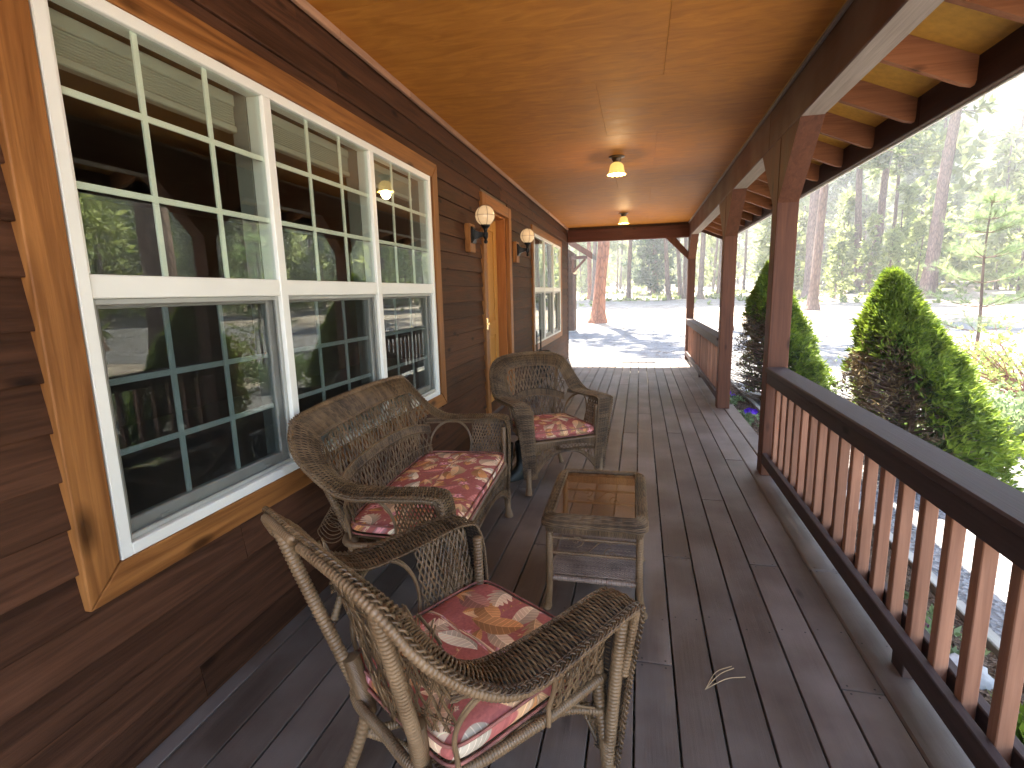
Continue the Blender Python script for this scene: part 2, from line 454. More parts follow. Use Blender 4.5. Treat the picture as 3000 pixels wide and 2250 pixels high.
# ------------------------------------------------------------------ deck
deck = struct(thing('deck', None, None))
PITCH = .1462; X0 = .0075
joints = {3: [3.657, 7.15], 1: [2.786, 7.964], 4: [2.784, 6.4], 0: [1.908, 6.242], 6: [2.789, 7.9], 5: [1.909, 4.6, 9.1], -4: [2.795, 7.861], -1: [5.356],
          2: [.7, 5.412, 9.8], -2: [3.2, 8.2], -6: [3.667, 8.4], -3: [1.5, 6.4], -5: [1.1, 5.7], -7: [2.4, 6.9], -8: [.8, 4.9], -9: [3.1, 8.1], -10: [1.9, 6.1], -11: [3., 8.]}
DY0, DY1 = -1.2, 11.47
scr = MB()
def screws(x, y):
    for dx in (-.045, .045):
        a = np.arange(6)*np.pi/3
        c0 = np.array([[x+dx, y, .0006]]); ring = np.stack([x+dx+.0042*np.cos(a), y+.0042*np.sin(a), np.full(6, .0006)], 1)
        scr.add(np.vstack([c0, ring]), None, [[0, i+1, (i+1) % 6+1] for i in range(6)])
for k in range(-11, 7):
    x0 = X0+k*PITCH+.0038; x1 = X0+(k+1)*PITCH-.0038
    if k == -11: x0 = -1.56
    cuts = [DY0]+sorted(joints.get(k, [5]))+[DY1]
    for a, b in zip(cuts[:-1], cuts[1:]):
        dz = random.uniform(-.0012, .0004)
        o = box_at('deck_board', (x0, a+.003, -.028+dz), (x1, b-.003, dz), DECK, deck, .007 if k == 6 else .0022)
        if a > DY0: screws((x0+x1)/2, a+.02)
        if b < DY1: screws((x0+x1)/2, b-.02)
for y in (.5, 1.1, 2.2, 3.3, 4.2):
    for k in range(-3, 7): screws(X0+(k+.5)*PITCH, y+.03*((k*7) % 3))
box_at('deck_board', (1.036, 4.10, -.028), (1.176, 6.92, -.0005), DECK, deck, .006)
s_ = scr.build('deck_screw', plain('screw_head', (.02, .018, .017), .5, metal=.5), deck); s_['kind'] = 'stuff'
box_at('rim_joist', (1.045, DY0, -.27), (1.083, 4.10, -.035), STEPM, deck, .003)
box_at('rim_joist', (1.045, 6.93, -.27), (1.083, DY1, -.035), STEPM, deck, .003)
box_at('rim_joist', (1.09, 4.10, -.27), (1.128, 6.92, -.035), STEPM, deck, .003)
box_at('end_joist', (-1.56, 11.40, -.27), (1.04, 11.438, -.035), STEPM, deck, .003)

# ------------------------------------------------------------------ house
house = thing('house', 'brown timber house with covered porch, lap siding and white grid windows', 'house')
XS = -1.508                                   # proud lower edge of a siding board
ROW = .136; Z0R = .702
SY0, SY1 = -1.6, 11.44
blocks = [(1.06, 3.83, .64, 2.36), (5.10, 6.16, -1, 2.37), (7.54, 10.36, .64, 2.36)]
for k in range(-6, 16):
    z0 = Z0R+k*ROW; z1 = min(z0+ROW, 2.78)
    if z1 <= -.12: continue
    segs = [(SY0, SY1)]
    for (a, b, c, d) in blocks:
        if z1 > c+.03 and z0 < d-.03:
            ns = []
            for (p, q) in segs:
                if q <= a or p >= b: ns.append((p, q)); continue
                if p < a: ns.append((p, a))
                if q > b: ns.append((b, q))
            segs = ns
    for (p, q) in segs:
        cuts = [p]
        while q-cuts[-1] > 4.6: cuts.append(cuts[-1]+random.uniform(2.4, 4.2))
        cuts.append(q)
        for a, b in zip(cuts[:-1], cuts[1:]):
            L = b-a; mb = MB(); e = random.uniform(-.0012, .0012)
            prism(mb, [(0+e, 0), (.0015+e, .004), (-.017+e, z1-z0+.01), (-.026, z1-z0+.01), (-.026, 0)][::-1], 1, -L/2+.0012, L/2-.0012)
            o = mb.build('siding_board', SID, house); o.location = (XS, (a+b)/2, z0)
# wall core and interior
def core(lo, hi, name='wall_core', mat=None): return box_at(name, lo, hi, mat or INT, house, .001)
for (a, b, c, d) in [(-4, 1.10, -.3, 3.2), (3.77, 5.12, -.3, 3.2), (6.13, 7.62, -.3, 3.2), (10.29, 11.42, -.3, 3.2),
                     (1.10, 3.77, -.3, .66), (1.10, 3.77, 2.32, 3.2), (5.12, 6.13, 2.33, 3.2), (7.62, 10.29, -.3, .66), (7.62, 10.29, 2.32, 3.2)]:
    core((-1.70, a, c), (-1.537, b, d))
core((-6, -4, -.3), (-1.702, 11.4, -.02), 'interior_floor')
core((-6, -4, 2.6), (-1.702, 11.4, 2.7), 'interior_ceiling')
core((-6.1, -4, -.3), (-6.0, 11.42, 3.2), 'interior_wall')
core((-9.1, -4.1, -.3), (-9.0, 11.42, 3.2), 'back_wall', SID)
core((-9, -4.1, -.3), (-1.54, -4.0, 3.2), 'end_wall', SID)
core((-9, 11.425, -.6), (-1.545, 11.445, 2.9), 'gable_wall', SID)
box_at('corner_trim', (-1.56, 11.446, -.25), (-1.500, 11.475, 2.77), RAIL, house)
box_at('foundation', (-9.05, -4.05, -.8), (-1.60, 11.42, -.16), plain('concrete', (.35, .34, .32), .9, noise=.15, nscale=6), house)

def casing(y0, y1, z0, z1, wdt=.105, sill=True):
    xa, xb = -1.534, -1.488; w_ = wdt
    def piece(pts, mat, dx):
        mb = MB(); ym = sum(p[0] for p in pts)/4; zm = sum(p[1] for p in pts)/4
        V = [(x, p-ym, q-zm) for x in (xa, xb+dx) for p, q in pts]
        mb.add(V, [[0, 3, 2, 1], [4, 5, 6, 7]]+[[i, (i+1) % 4, 4+(i+1) % 4, 4+i] for i in range(4)])
        o = mb.build('casing_board', mat, house); o.location = (0, ym, zm)
        bv = o.modifiers.new('bevel', 'BEVEL'); bv.width = .004; bv.segments = 2
    g = .0009
    piece([(y0, z0+g), (y0+w_, z0+w_+g), (y0+w_, z1-w_-g), (y0, z1-g)], TRIMZ, 0)
    piece([(y1-w_, z0+w_+g), (y1, z0+g), (y1, z1-g), (y1-w_, z1-w_-g)], TRIMZ, 0)
    piece([(y0+w_+g, z1-w_), (y1-w_-g, z1-w_), (y1-g, z1), (y0+g, z1)], TRIM, -.001)
    piece([(y0+g, z0), (y1-g, z0), (y1-w_-g, z0+w_-.008), (y0+w_+g, z0+w_-.008)], TRIM, -.001)

def window(y0, y1, z0, z1, mull, zr0, zr1, grids=True):
    fr = MB(); bw = .038
    xa, xb = -1.575, -1.494
    cbox(fr, (xa, y0, z0), (xb, y0+bw, z1), .003); cbox(fr, (xa, y1-bw, z0), (xb, y1, z1), .003)
    cbox(fr, (xa, y0+bw, z1-bw), (xb-.0005, y1-bw, z1), .003); cbox(fr, (xa, y0+bw, z0), (xb-.0005, y1-bw, z0+bw), .003)
    for (a, b) in mull: cbox(fr, (xa, a, z0+bw), (xb-.001, b, z1-bw), .003)
    W_ = fr.build('window', WHITE, house)
    ed = [y0+bw]+[v for m in mull for v in m]+[y1-bw]
    units = list(zip(ed[0::2], ed[1::2]))
    for (a, b) in units:
        h = .0008
        box_at('meeting_rail', (-1.575, a+h, zr0), (-1.500, b-h, zr1), WHITE, W_, .003)
        # upper glass with the grid behind it
        box_at('pane', (-1.516, a+h, zr1+h), (-1.512, b-h, z1-bw-h), PANE, W_, .0005)
        box_at('sash_bead', (-1.511, a+h, zr1+h), (-1.504, a+.012, z1-bw-h), WHITE, W_, .002)
        # lower: sash set back, screen in front
        lz0 = z0+bw
        s_ = MB(); t_ = .045
        cbox(s_, (-1.572, a+h, lz0), (-1.538, a+t_, zr0-h)); cbox(s_, (-1.572, b-t_, lz0), (-1.538, b-h, zr0-h))
        cbox(s_, (-1.572, a+t_, lz0), (-1.539, b-t_, lz0+t_+.01)); cbox(s_, (-1.572, a+t_, zr0-.03), (-1.539, b-t_, zr0-h))
        s_.build('lower_sash', GREYF if grids else WHITE, W_)
        box_at('pane', (-1.552, a+t_, lz0+t_+.01), (-1.548, b-t_, zr0-.03), PANE, W_, .0005)
        box_at('insect_screen', (-1.5205, a+.018, lz0+.018), (-1.5195, b-.018, zr0-.018), SCREEN, W_, .0001)
        sf = MB()
        cbox(sf, (-1.528, a+h, lz0+.002), (-1.512, a+.018, zr0-h), .002); cbox(sf, (-1.528, b-.018, lz0+.002), (-1.512, b-h, zr0-h), .002)
        cbox(sf, (-1.528, a+.018, lz0+.002), (-1.513, b-.018, lz0+.018), .002); cbox(sf, (-1.528, a+.018, zr0-.018), (-1.513, b-.018, zr0-h), .002)
        sf.build('screen_frame', GREYF, W_)
        if grids:
            for i in (1, 2):
                yy = a+(b-a)*i/3; box_at('muntin', (-1.526, yy-.010, zr1), (-1.518, yy+.010, z1-bw), MUNT, W_, .001)
                zz = zr1+(z1-bw-zr1)*i/3; box_at('muntin', (-1.5255, a, zz-.010), (-1.5185, b, zz+.010), MUNT, W_, .001)
                yy = a+t_+(b-a-2*t_)*i/3; box_at('muntin', (-1.563, yy-.010, lz0+t_), (-1.555, yy+.010, zr0-.03), MUNT, W_, .001)
                zz = lz0+t_+(zr0-lz0-t_-.03)*i/3; box_at('muntin', (-1.5625, a+t_, zz-.010), (-1.5555, b-t_, zz+.010), MUNT, W_, .001)
        box_at('interior_jamb', (-1.65, b-.004, z0), (-1.577, b+.018, z1), JWHITE, W_, .001)
        bl = MB()
        cbox(bl, (-1.66, a+.01, z1-.075), (-1.62, b-.01, z1-.030), .004)
        for i in range(8): cbox(bl, (-1.658+.002*(i % 2), a+.012, z1-.084-.009*i), (-1.624, b-.012, z1-.076-.009*i), .004)
        cbox(bl, (-1.66, a+.01, z1-.175), (-1.62, b-.01, z1-.150), .004)
        bl.build('blind', BLIND, W_)
        if grids:
            for yy in (a+.14, b-.16):
                box_at('sash_clip', (-1.5375, yy, lz0+.018), (-1.529, yy+.035, lz0+.030), GREYF, W_, .002)
    return W_
casing(1.018, 3.870, .588, 2.405)
window(1.132, 3.742, .685, 2.300, [(1.978, 2.025), (2.849, 2.897)], 1.462, 1.530)
casing(7.50, 10.40, .588, 2.405)
window(7.625, 10.275, .665, 2.300, [(8.47, 8.53), (9.36, 9.42)], 1.462, 1.530, grids=False)
# door
box_at('door_casing', (-1.534, 5.035, .0), (-1.486, 5.145, 2.42), TRIMZ, house)
box_at('door_casing', (-1.534, 6.095, .0), (-1.486, 6.215, 2.42), TRIMZ, house)
box_at('door_casing', (-1.534, 5.146, 2.305), (-1.487, 6.094, 2.42), TRIM, house)
box_at('door_jamb', (-1.70, 5.125, .0), (-1.536, 5.150, 2.33), JAMB, house)
box_at('door_jamb', (-1.70, 6.075, .0), (-1.536, 6.100, 2.33), JAMB, house)
box_at('door_jamb', (-1.70, 5.151, 2.285), (-1.536, 6.074, 2.31), JAMB, house)
dm = MB()
cbox(dm, (-1.690, 5.152, .20), (-1.652, 6.073, 2.283), .003)
door = dm.build('door', DOORM, house)
st = MB()
for (a, b) in ((5.154, 5.275), (5.55, 5.672), (5.95, 6.071)): cbox(st, (-1.651, a, .21), (-1.640, b, 2.275), .003)
st.build('stile', DOORM, door)
for (a, b) in ((.21, .42), (.98, 1.14), (2.14, 2.275)):
    for (p, q) in ((5.276, 5.549), (5.673, 5.949)): box_at('rail', (-1.651, p, a), (-1.6405, q, b), DOORM, door, .003)
for (p, q) in ((5.31, 5.515), (5.708, 5.915)):
    for (a, b) in ((.46, .94), (1.18, 2.10)): box_at('panel', (-1.651, p, a), (-1.645, q, b), DOORM, door, .005)
box_at('threshold', (-1.70, 5.151, .05), (-1.50, 6.074, .195), STEPM, house)
hm = MB()
lathe(hm, [(.0, .010), (.022, .008), (.026, 0)], 16)
lv = MB(); cbox(lv, (-.012, -.022, -.07), (.004, .022, .07), .006); tubes(lv, np.array([[0, 0, .03], [.035, 0, .03], [.042, 0, .0], [.035, 0, -.045], [.005, 0, -.05]]), .007, 8, caps=True)
h_ = lv.build('handle', BRASS, door, smooth=True); h_.location = (-1.632, 5.22, 1.12)
dg = MB(); cbox(dg, (-1.487, 5.045, 1.09), (-1.478, 5.085, 1.21), .004); lathe(dg, [(.0, .0), (.014, 0), (.014, .02), (0, .022)], 12, (-1.47, 5.065, 1.14))
dg.build('doorbell_plate', BRASS, house)
# ceiling
CZ = 2.77
panels_y = [-1.2, .0, 1.22, 2.44, 3.66, 4.88, 6.10, 7.32, 8.54, 9.76, 10.98, 11.335]
for i, (a, b) in enumerate(zip(panels_y[:-1], panels_y[1:])):
    if i % 2: cs = [-1.50, .12, .918]
    else: cs = [-1.50, -.3, .918]
    for p, q in zip(cs[:-1], cs[1:]):
        box_at('ceiling_panel', (p+.0006, a+.0006, CZ), (q-.0006, b-.0006, CZ+.012), CEIL, house, .0012)
for a, b in ((-1.2, 2.6), (2.6, 3.44), (3.44, 6.1), (6.1, 8.6), (8.6, 11.33)):
    box_at('ceiling_batten', (-1.502, a+.001, CZ-.042), (-1.480, b-.001, CZ-.001), wood('batten_wood', (.30, .15, .09), (.46, .27, .17), 1, .5, .3, .9, .25, .2) if a < -1 else bpy.data.materials['batten_wood'], house, .003)
    box_at('ceiling_batten', (.922, a+.001, CZ-.022), (.942, b-.001, CZ-.001), bpy.data.materials.get('grey_batten') or wood('grey_batten', (.16, .12, .11), (.30, .24, .22), 1, .6, .3, .9, .15, .2), house, .003)
# beam, posts, braces
BX0, BX1, BZ0, BZ1 = .945, 1.088, 2.485, 2.765
box_at('porch_beam', (BX0, -1.2, BZ0), (BX1, 4.6, BZ1), BEAM, house, .006)
box_at('porch_beam', (BX0, 4.602, BZ0), (BX1, 11.47, BZ1), BEAM, house, .006)
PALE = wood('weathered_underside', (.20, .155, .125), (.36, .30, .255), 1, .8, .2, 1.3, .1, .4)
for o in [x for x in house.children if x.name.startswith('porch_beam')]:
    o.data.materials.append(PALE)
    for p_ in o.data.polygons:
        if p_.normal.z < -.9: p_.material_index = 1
box_at('cross_beam', (-1.50, 11.335, 2.478), (BX0-.001, 11.465, 2.72), BEAMX, house, .006)
box_at('gable_board', (-1.50, 11.38, 2.722), (.94, 11.42, 3.9), SID, house)
for y in (-.16, 4.232, 6.652, 11.325):
    box_at('post', (.944, y, .0), (1.089, y+.145, BZ0-.001), POST, house, .005)
def brace(y, d, x0=.948, x1=1.085):
    mb = MB(); w_ = .125; zl, zh = 2.04, BZ0
    dy = .45*d
    pr = [(0, zl-.0), (0, zh-.001), (dy, zh-.001)]
    if d < 0: pr = pr[::-1]
    prism(mb, [(p, q) for p, q in pr][::-1], 0, x0, x1)
    o = mb.build('knee_brace', POST, house); o.location = (0, y, 0)
for y in (4.232, 6.652): brace(y-.0005, -1); brace(y+.1455, 1)
brace(11.3245, -1)
mb = MB(); prism(mb, [(.9435, 2.04), (.9435, 2.19), (.69, 2.477), (.50, 2.477)], 1, 11.345, 11.455); mb.build('knee_brace', POST, house)
# rafters, sheathing, fascia
SL = .42
def zr(x): return 2.435 + SL*(1.65-x)            # underside of a rafter
ry = [y for y in np.arange(-1.44+.0, 11.8, .613)]
off = 3.411-.038
ry = [off + .613*k for k in range(-7, 14)]
for y in ry:
    mb = MB()
    xe = 1.655
    prof = [(1.60, zr(1.60)+0), (xe-.006, zr(xe)+.012), (xe, zr(xe)+.035), (xe, zr(xe)+.152), (1.0, zr(1.0)+.152), (1.0, zr(1.0))]
    n_ = len(prof); V = [[p, t, q] for t in (0, .038) for p, q in prof]
    Q = [[i, (i+1) % n_, n_+(i+1) % n_, n_+i] for i in range(n_)]; T = []
    for i in range(1, n_-1): T += [[0, i+1, i], [n_, n_+i, n_+i+1]]
    mb.add(V, Q, T)
    o = mb.build('rafter', RAFT, house); o.location = (0, y, 0)
RY0, RY1 = -1.2, 11.80
def slab(name, x0, x1, y0, y1, off_, th, mat):
    mb = MB(); prism(mb, [(x0, zr(x0)+off_), (x0, zr(x0)+off_+th), (x1, zr(x1)+off_+th), (x1, zr(x1)+off_)], 1, y0, y1)
    return mb.build(name, mat, house)
ys_ = [RY0, 1.22, 3.66, 6.1, 8.54, RY1]
for a, b in zip(ys_[:-1], ys_[1:]): slab('roof_sheathing', .60, 1.66, a+.0008, b-.0008, .153, .015, OSB)
slab('roof', -5.3, .5985, RY0, RY1, .153, .015, OSB)
SH = plain('asphalt_shingle', (.06, .055, .05), .9, noise=.3, nscale=30, bump=.3)
slab('shingles', -5.3, 1.70, RY0-.02, RY1+.02, .169, .012, SH)
mb = MB(); zt = zr(-5.3); prism(mb, [(-5.3, zt+.15), (-5.3, zt+.18), (-10, zt-1.9), (-10, zt-1.93)], 1, RY0, RY1); mb.build('roof', SH, house)
for a, b in ((RY0, 3.95), (3.952, 8.2), (8.202, RY1)): box_at('fascia_board', (1.6565, a, 2.405), (1.694, b, 2.612), FASC, house, .004)
box_at('drip_edge', (1.6945, RY0, 2.395), (1.712, RY1, 2.62), WHITE, house, .004)
box_at('barge_rafter', (-1.5, 0, 0), (0, 0, 0.001), BEAMX, house) if False else None
mb = MB(); prism(mb, [(-1.5, zr(-1.5)-.01), (-1.5, zr(-1.5)+.15), (1.65, zr(1.65)+.15), (1.65, zr(1.65)-.01)], 1, 11.755, 11.795); mb.build('barge_board', FASC, house)

# ------------------------------------------------------------------ railings
def railing(name, label, y0, y1, sup, bstart):
    t = thing(name, label, 'railing', (0, y0, 0))
    L = y1-y0
    box_at('cap_rail', (.930, 0, .818), (1.078, L, .857), RAIL, t, .007)
    box_at('top_rail', (.944, .001, .735), (.979, L-.001, .817), RAIL, t, .004)
    box_at('top_rail', (1.024, .001, .735), (1.059, L-.001, .817), RAIL, t, .004)
    box_at('bottom_rail', (.944, .001, .098), (.979, L-.001, .185), RAIL, t, .004)
    box_at('bottom_rail', (1.024, .001, .098), (1.059, L-.001, .185), RAIL, t, .004)
    me = MB(); cbox(me, (-.0215, -.0205, -.35), (.0215, .0205, .35), .003); me = me.mesh('baluster'); me.materials.append(BAL)
    y = bstart
    while y < y1-.05:
        if y > y0+.04:
            o = link('baluster', me, None, t, (1.0015, y-y0, .462)); o.rotation_euler = (0, 0, random.uniform(-.03, .03))
        y += .1585
    for s in sup: box_at('support_block', (.978, s-y0-.045, -.0005), (1.022, s-y0+.045, .0985), RAIL, t, .003)
    return t
railing('porch_railing', 'near porch railing with dark cap and salmon balusters, ending at the near post', -.015, 4.231, [2.06], .275-.158)
railing('porch_railing', 'short far porch railing between the middle post and the corner post', 6.798, 11.324, [9.06], 6.86)

# ------------------------------------------------------------------ lamps
def ceiling_lamp(x, y, label):
    t = thing('ceiling_lamp', label, 'ceiling lamp', (x, y, CZ), 0, 'ceiling lamps on the porch')
    m1 = MB(); lathe(m1, [(0, 0), (.082, 0), (.084, -.008), (.066, -.014), (.052, -.018), (.050, -.040), (.040, -.062), (.034, -.074), (0, -.076)], 28); m1.build('canopy', BRONZE, t, smooth=True).scale = (.95, .95, .80)
    def fl(r, z, a):
        k = np.clip((-z-.15)/.07, 0, 1)
        return r*(1+.035*np.cos(12*a)*(.4+k)), z - .005*np.cos(12*a)*k
    m2 = MB(); lathe(m2, [(.034, -.070), (.052, -.080), (.067, -.100), (.074, -.130), (.078, -.165), (.084, -.190), (.096, -.208), (.098, -.216), (.093, -.212), (.080, -.195), (.072, -.160), (.066, -.12)], 60, flute=fl); m2.build('shade', SHADE, t, smooth=True).scale = (.95, .95, .80)
    m3 = MB(); a = np.linspace(0, np.pi, 10); lathe(m3, [(max(.030*math.sin(v), 1e-4), -.128+.038*math.cos(v)) for v in a], 16); m3.build('bulb', BULB, t, smooth=True).scale = (.95, .95, .80)
    l = bpy.data.lights.new('lamp_light', 'POINT'); l.energy = 2.2; l.color = (1, .68, .36); l.shadow_soft_size = .05
    lo = bpy.data.objects.new('lamp_light', l); COL.objects.link(lo); lo.parent = t; lo.location = (0, 0, -.20)
    return t
ceiling_lamp(-.246, 5.62, 'lit bell-shaped amber glass ceiling lamp nearer the camera')
ceiling_lamp(-.291, 9.61, 'lit bell-shaped amber glass ceiling lamp near the far end of the porch')

def wall_lamp(y, label):
    t = thing('wall_lamp', label, 'wall lamp', (-1.465, y, 1.95), 0, 'globe lamps on the porch wall')
    mm = MB(); cbox(mm, (-.052, -.078, -.13), (0, .078, .118), .005); mm.build('mount_block', TRIMZ, t)
    b_ = MB()
    V = lambda x, s, h: [(x, -s, -h), (x, s, -h), (x, s, h), (x, -s, h)]
    rings = [(0.0005, .052, .070), (.014, .052, .070), (.018, .044, .060), (.03, .030, .040), (.062, .018, .026), (.11, .014, .016), (.14, .019, .022)]
    vv = []; qq = []
    for i, (x, s, h) in enumerate(rings):
        vv += V(x, s, h)
        if i:
            o_ = (i-1)*4
            for k in range(4): qq.append([o_+k, o_+4+k, o_+4+(k+1) % 4, o_+(k+1) % 4])
    qq.append([o_+4, o_+5, o_+6, o_+7]); qq.append([3, 2, 1, 0])
    b_.add(np.array(vv)+np.array([0, 0, .02]), qq)
    lathe(b_, [(.0, -.060), (.014, -.056), (.018, -.04), (.012, -.025), (.022, .0), (.024, .03), (.015, .045), (.020, .070), (.040, .090), (.044, .103), (0, .104)], 16, (.122, 0, .0))
    b_.build('bracket', BLACK, t)
    gl = MB(); a = np.linspace(.06, np.pi-.35, 18); lathe(gl, [(.087*math.sin(v), .087*math.cos(v)) for v in a], 32, (.122, 0, .182)); gl.build('globe', GLOBE, t, smooth=True)
    wr = MB()
    for k in range(3):
        an = k*np.pi/3; th = np.linspace(0, 2*np.pi, 49)
        tubes(wr, np.stack([.122+.089*np.sin(th)*math.cos(an), .089*np.sin(th)*math.sin(an), .182+.089*np.cos(th)], 1), .0021, 5, ref=[-math.sin(an), math.cos(an), 0])
    th = np.linspace(0, 2*np.pi, 49); tubes(wr, np.stack([.122+.0895*np.cos(th), .0895*np.sin(th), np.full(49, .182)], 1), .0021, 5, ref=[0, 0, 1])
    wr.build('globe_cage', BRONZE, t)
    return t
wall_lamp(4.62, 'globe wall lamp on black bracket beside the left side of the front door')
wall_lamp(6.44, 'globe wall lamp on black bracket between the door and the far window')

# ------------------------------------------------------------------ wicker
def wicker_mat(name, a, b_, rough=.42):
    m, n, b = newmat(name)
    g_ = N(n, 'ShaderNodeNewGeometry'); tc = N(n, 'ShaderNodeTexCoord')
    no = N(n, 'ShaderNodeTexNoise'); no.inputs['Scale'].default_value = 9; no.inputs['Detail'].default_value = 4
    n.links.new(tc.outputs['Object'], no.inputs['Vector'])
    mr = N(n, 'ShaderNodeMapRange'); mr.inputs[3].default_value = -.2; mr.inputs[4].default_value = .2; n.links.new(g_.outputs['Random Per Island'], mr.inputs[0])
    ad = N(n, 'ShaderNodeMath', operation='ADD'); n.links.new(no.outputs[0], ad.inputs[0]); n.links.new(mr.outputs[0], ad.inputs[1])
    r_ = ramp(n, [(.2, a), (.8, b_)]); n.links.new(ad.outputs[0], r_.inputs[0]); n.links.new(r_.outputs[0], b.inputs['Base Color'])
    b.inputs['Roughness'].default_value = rough*.85; b.inputs['Specular IOR Level'].default_value = .38
    return m
WICK = wicker_mat('woven_resin', (.042, .021, .009), (.235, .138, .068))
WICKL = wicker_mat('light_woven_resin', (.12, .078, .060), (.36, .26, .20))
WRAP = wicker_mat('wrapped_pole_resin', (.110, .060, .028), (.26, .160, .084), .42)
CORE = plain('dark_core', (.035, .022, .015), .9)  # dark backing sheet that closes the gaps under the weave

def band(mb, O, I, nr=6, pitch=.0046, r=.0022, bulge=.006, amp=.0024, core=True, samples=15, flip=1):
    L = plen(O); K = int(L/pitch)
    O = even(O, K); I = even_match(I, K)
    T = norm(np.gradient((O+I)/2, axis=0)); V = I-O
    Nn = -norm(np.cross(T, V))*flip
    v = np.linspace(0, 1, samples)
    k = np.arange(K)
    P = O[:, None]*(1-v)[None, :, None]+I[:, None]*v[None, :, None]
    h = bulge*np.sin(np.pi*v)[None] + amp*np.cos(np.pi*nr*v[None]+np.pi*k[:, None])
    P = P+Nn[:, None]*h[..., None]
    P += rng.normal(0, .0005, (K, 1, 3))
    tubes(mb, P, r, 4, ref=Nn[:, None].repeat(samples, 1))
    if core:
        vv = np.linspace(0.02, .98, 5); step = max(1, K//160)
        kk = np.arange(0, K, step); kk = np.unique(np.r_[kk, K-1])
        Pc = O[kk][:, None]*(1-vv)[None, :, None]+I[kk][:, None]*vv[None, :, None] + Nn[kk][:, None]*((bulge*np.sin(np.pi*vv))-.0035)[None, :, None]
        n_, m_ = Pc.shape[:2]; i = np.arange(n_-1)[:, None]; j = np.arange(m_-1)[None]; a = i*m_+j
        return Pc.reshape(-1, 3), np.stack([a, a+1, a+m_+1, a+m_], -1).reshape(-1, 4)
    return None
def even_match(I, K): return even(I, K)

def braid(mb, E, Vd, Nd, A=.008, B=.0035, wl=.05, r=.0023, pairs=2):
    n_ = max(int(plen(E)/.004), 8)
    s = np.r_[0, np.cumsum(np.linalg.norm(np.diff(E, axis=0), axis=1))]
    u = np.linspace(0, s[-1], n_)
    ev = np.stack([np.interp(u, s, E[:, k]) for k in range(3)], 1)
    vd = norm(np.stack([np.interp(u, s, Vd[:, k]) for k in range(3)], 1)); nd = norm(np.stack([np.interp(u, s, Nd[:, k]) for k in range(3)], 1))
    ph = 2*np.pi*u/wl
    for i in range(3):
        f_ = ph+2*np.pi*i/3
        for j in range(pairs):
            o_ = (j-(pairs-1)/2)*r*2.0
            P = ev+vd*(A*np.sin(f_)+o_)[:, None]+nd*(B*np.sin(2*f_)+B)[:, None]
            tubes(mb, P, r, 4, ref=nd)

def pole(mb, C, r, pitch=.0075, sides=8, curve=True, ridge=.20, taper=None):
    pitch *= 1.3
    P = resample(C, 60) if curve and len(C) > 2 else even(np.array(C, float), 60)
    L = plen(P); n_ = int(L/pitch)*4+1; P = even(P, n_)
    ph = np.arange(n_) % 4
    rr = r*np.array([1-ridge, 1.02, 1.08, 1.02])[ph]
    if taper is not None: rr = rr*np.interp(np.linspace(0, 1, n_), [t for t, _ in taper], [s for _, s in taper])
    tubes(mb, P, rr, sides, caps=True)

def lattice(mb, S, slope, n, r=.0019, pairs=1, lift=.0022, gap=.006, samples=26):
    """S(s,t) surface, s,t in 0..1 ; strands cross diagonally"""
    t = np.linspace(0, 1, samples)
    for d in (1, -1):
        s0 = np.linspace(-slope, 1, n) if d == 1 else np.linspace(0, 1+slope, n)
        for k, a in enumerate(s0):
            for p in range(pairs):
                s = a+d*slope*t+(p-(pairs-1)/2)*gap
                s = s+.006*np.sin(6*t+k)
                ok = (s >= 0) & (s <= 1)
                if ok.sum() < 3: continue
                P, Nn = S(s[ok], t[ok])
                P = P+Nn*(lift*d*np.cos(np.pi*(t[ok]*8+k)))[:, None]
                tubes(mb, P, r, 4, ref=Nn)

def surf(fn):
    def S(s, t):
        e = 1e-3; P = fn(s, t); A = fn(s+e, t)-P; B = fn(s, t+e)-P
        return P, norm(np.cross(A, B))
    return S

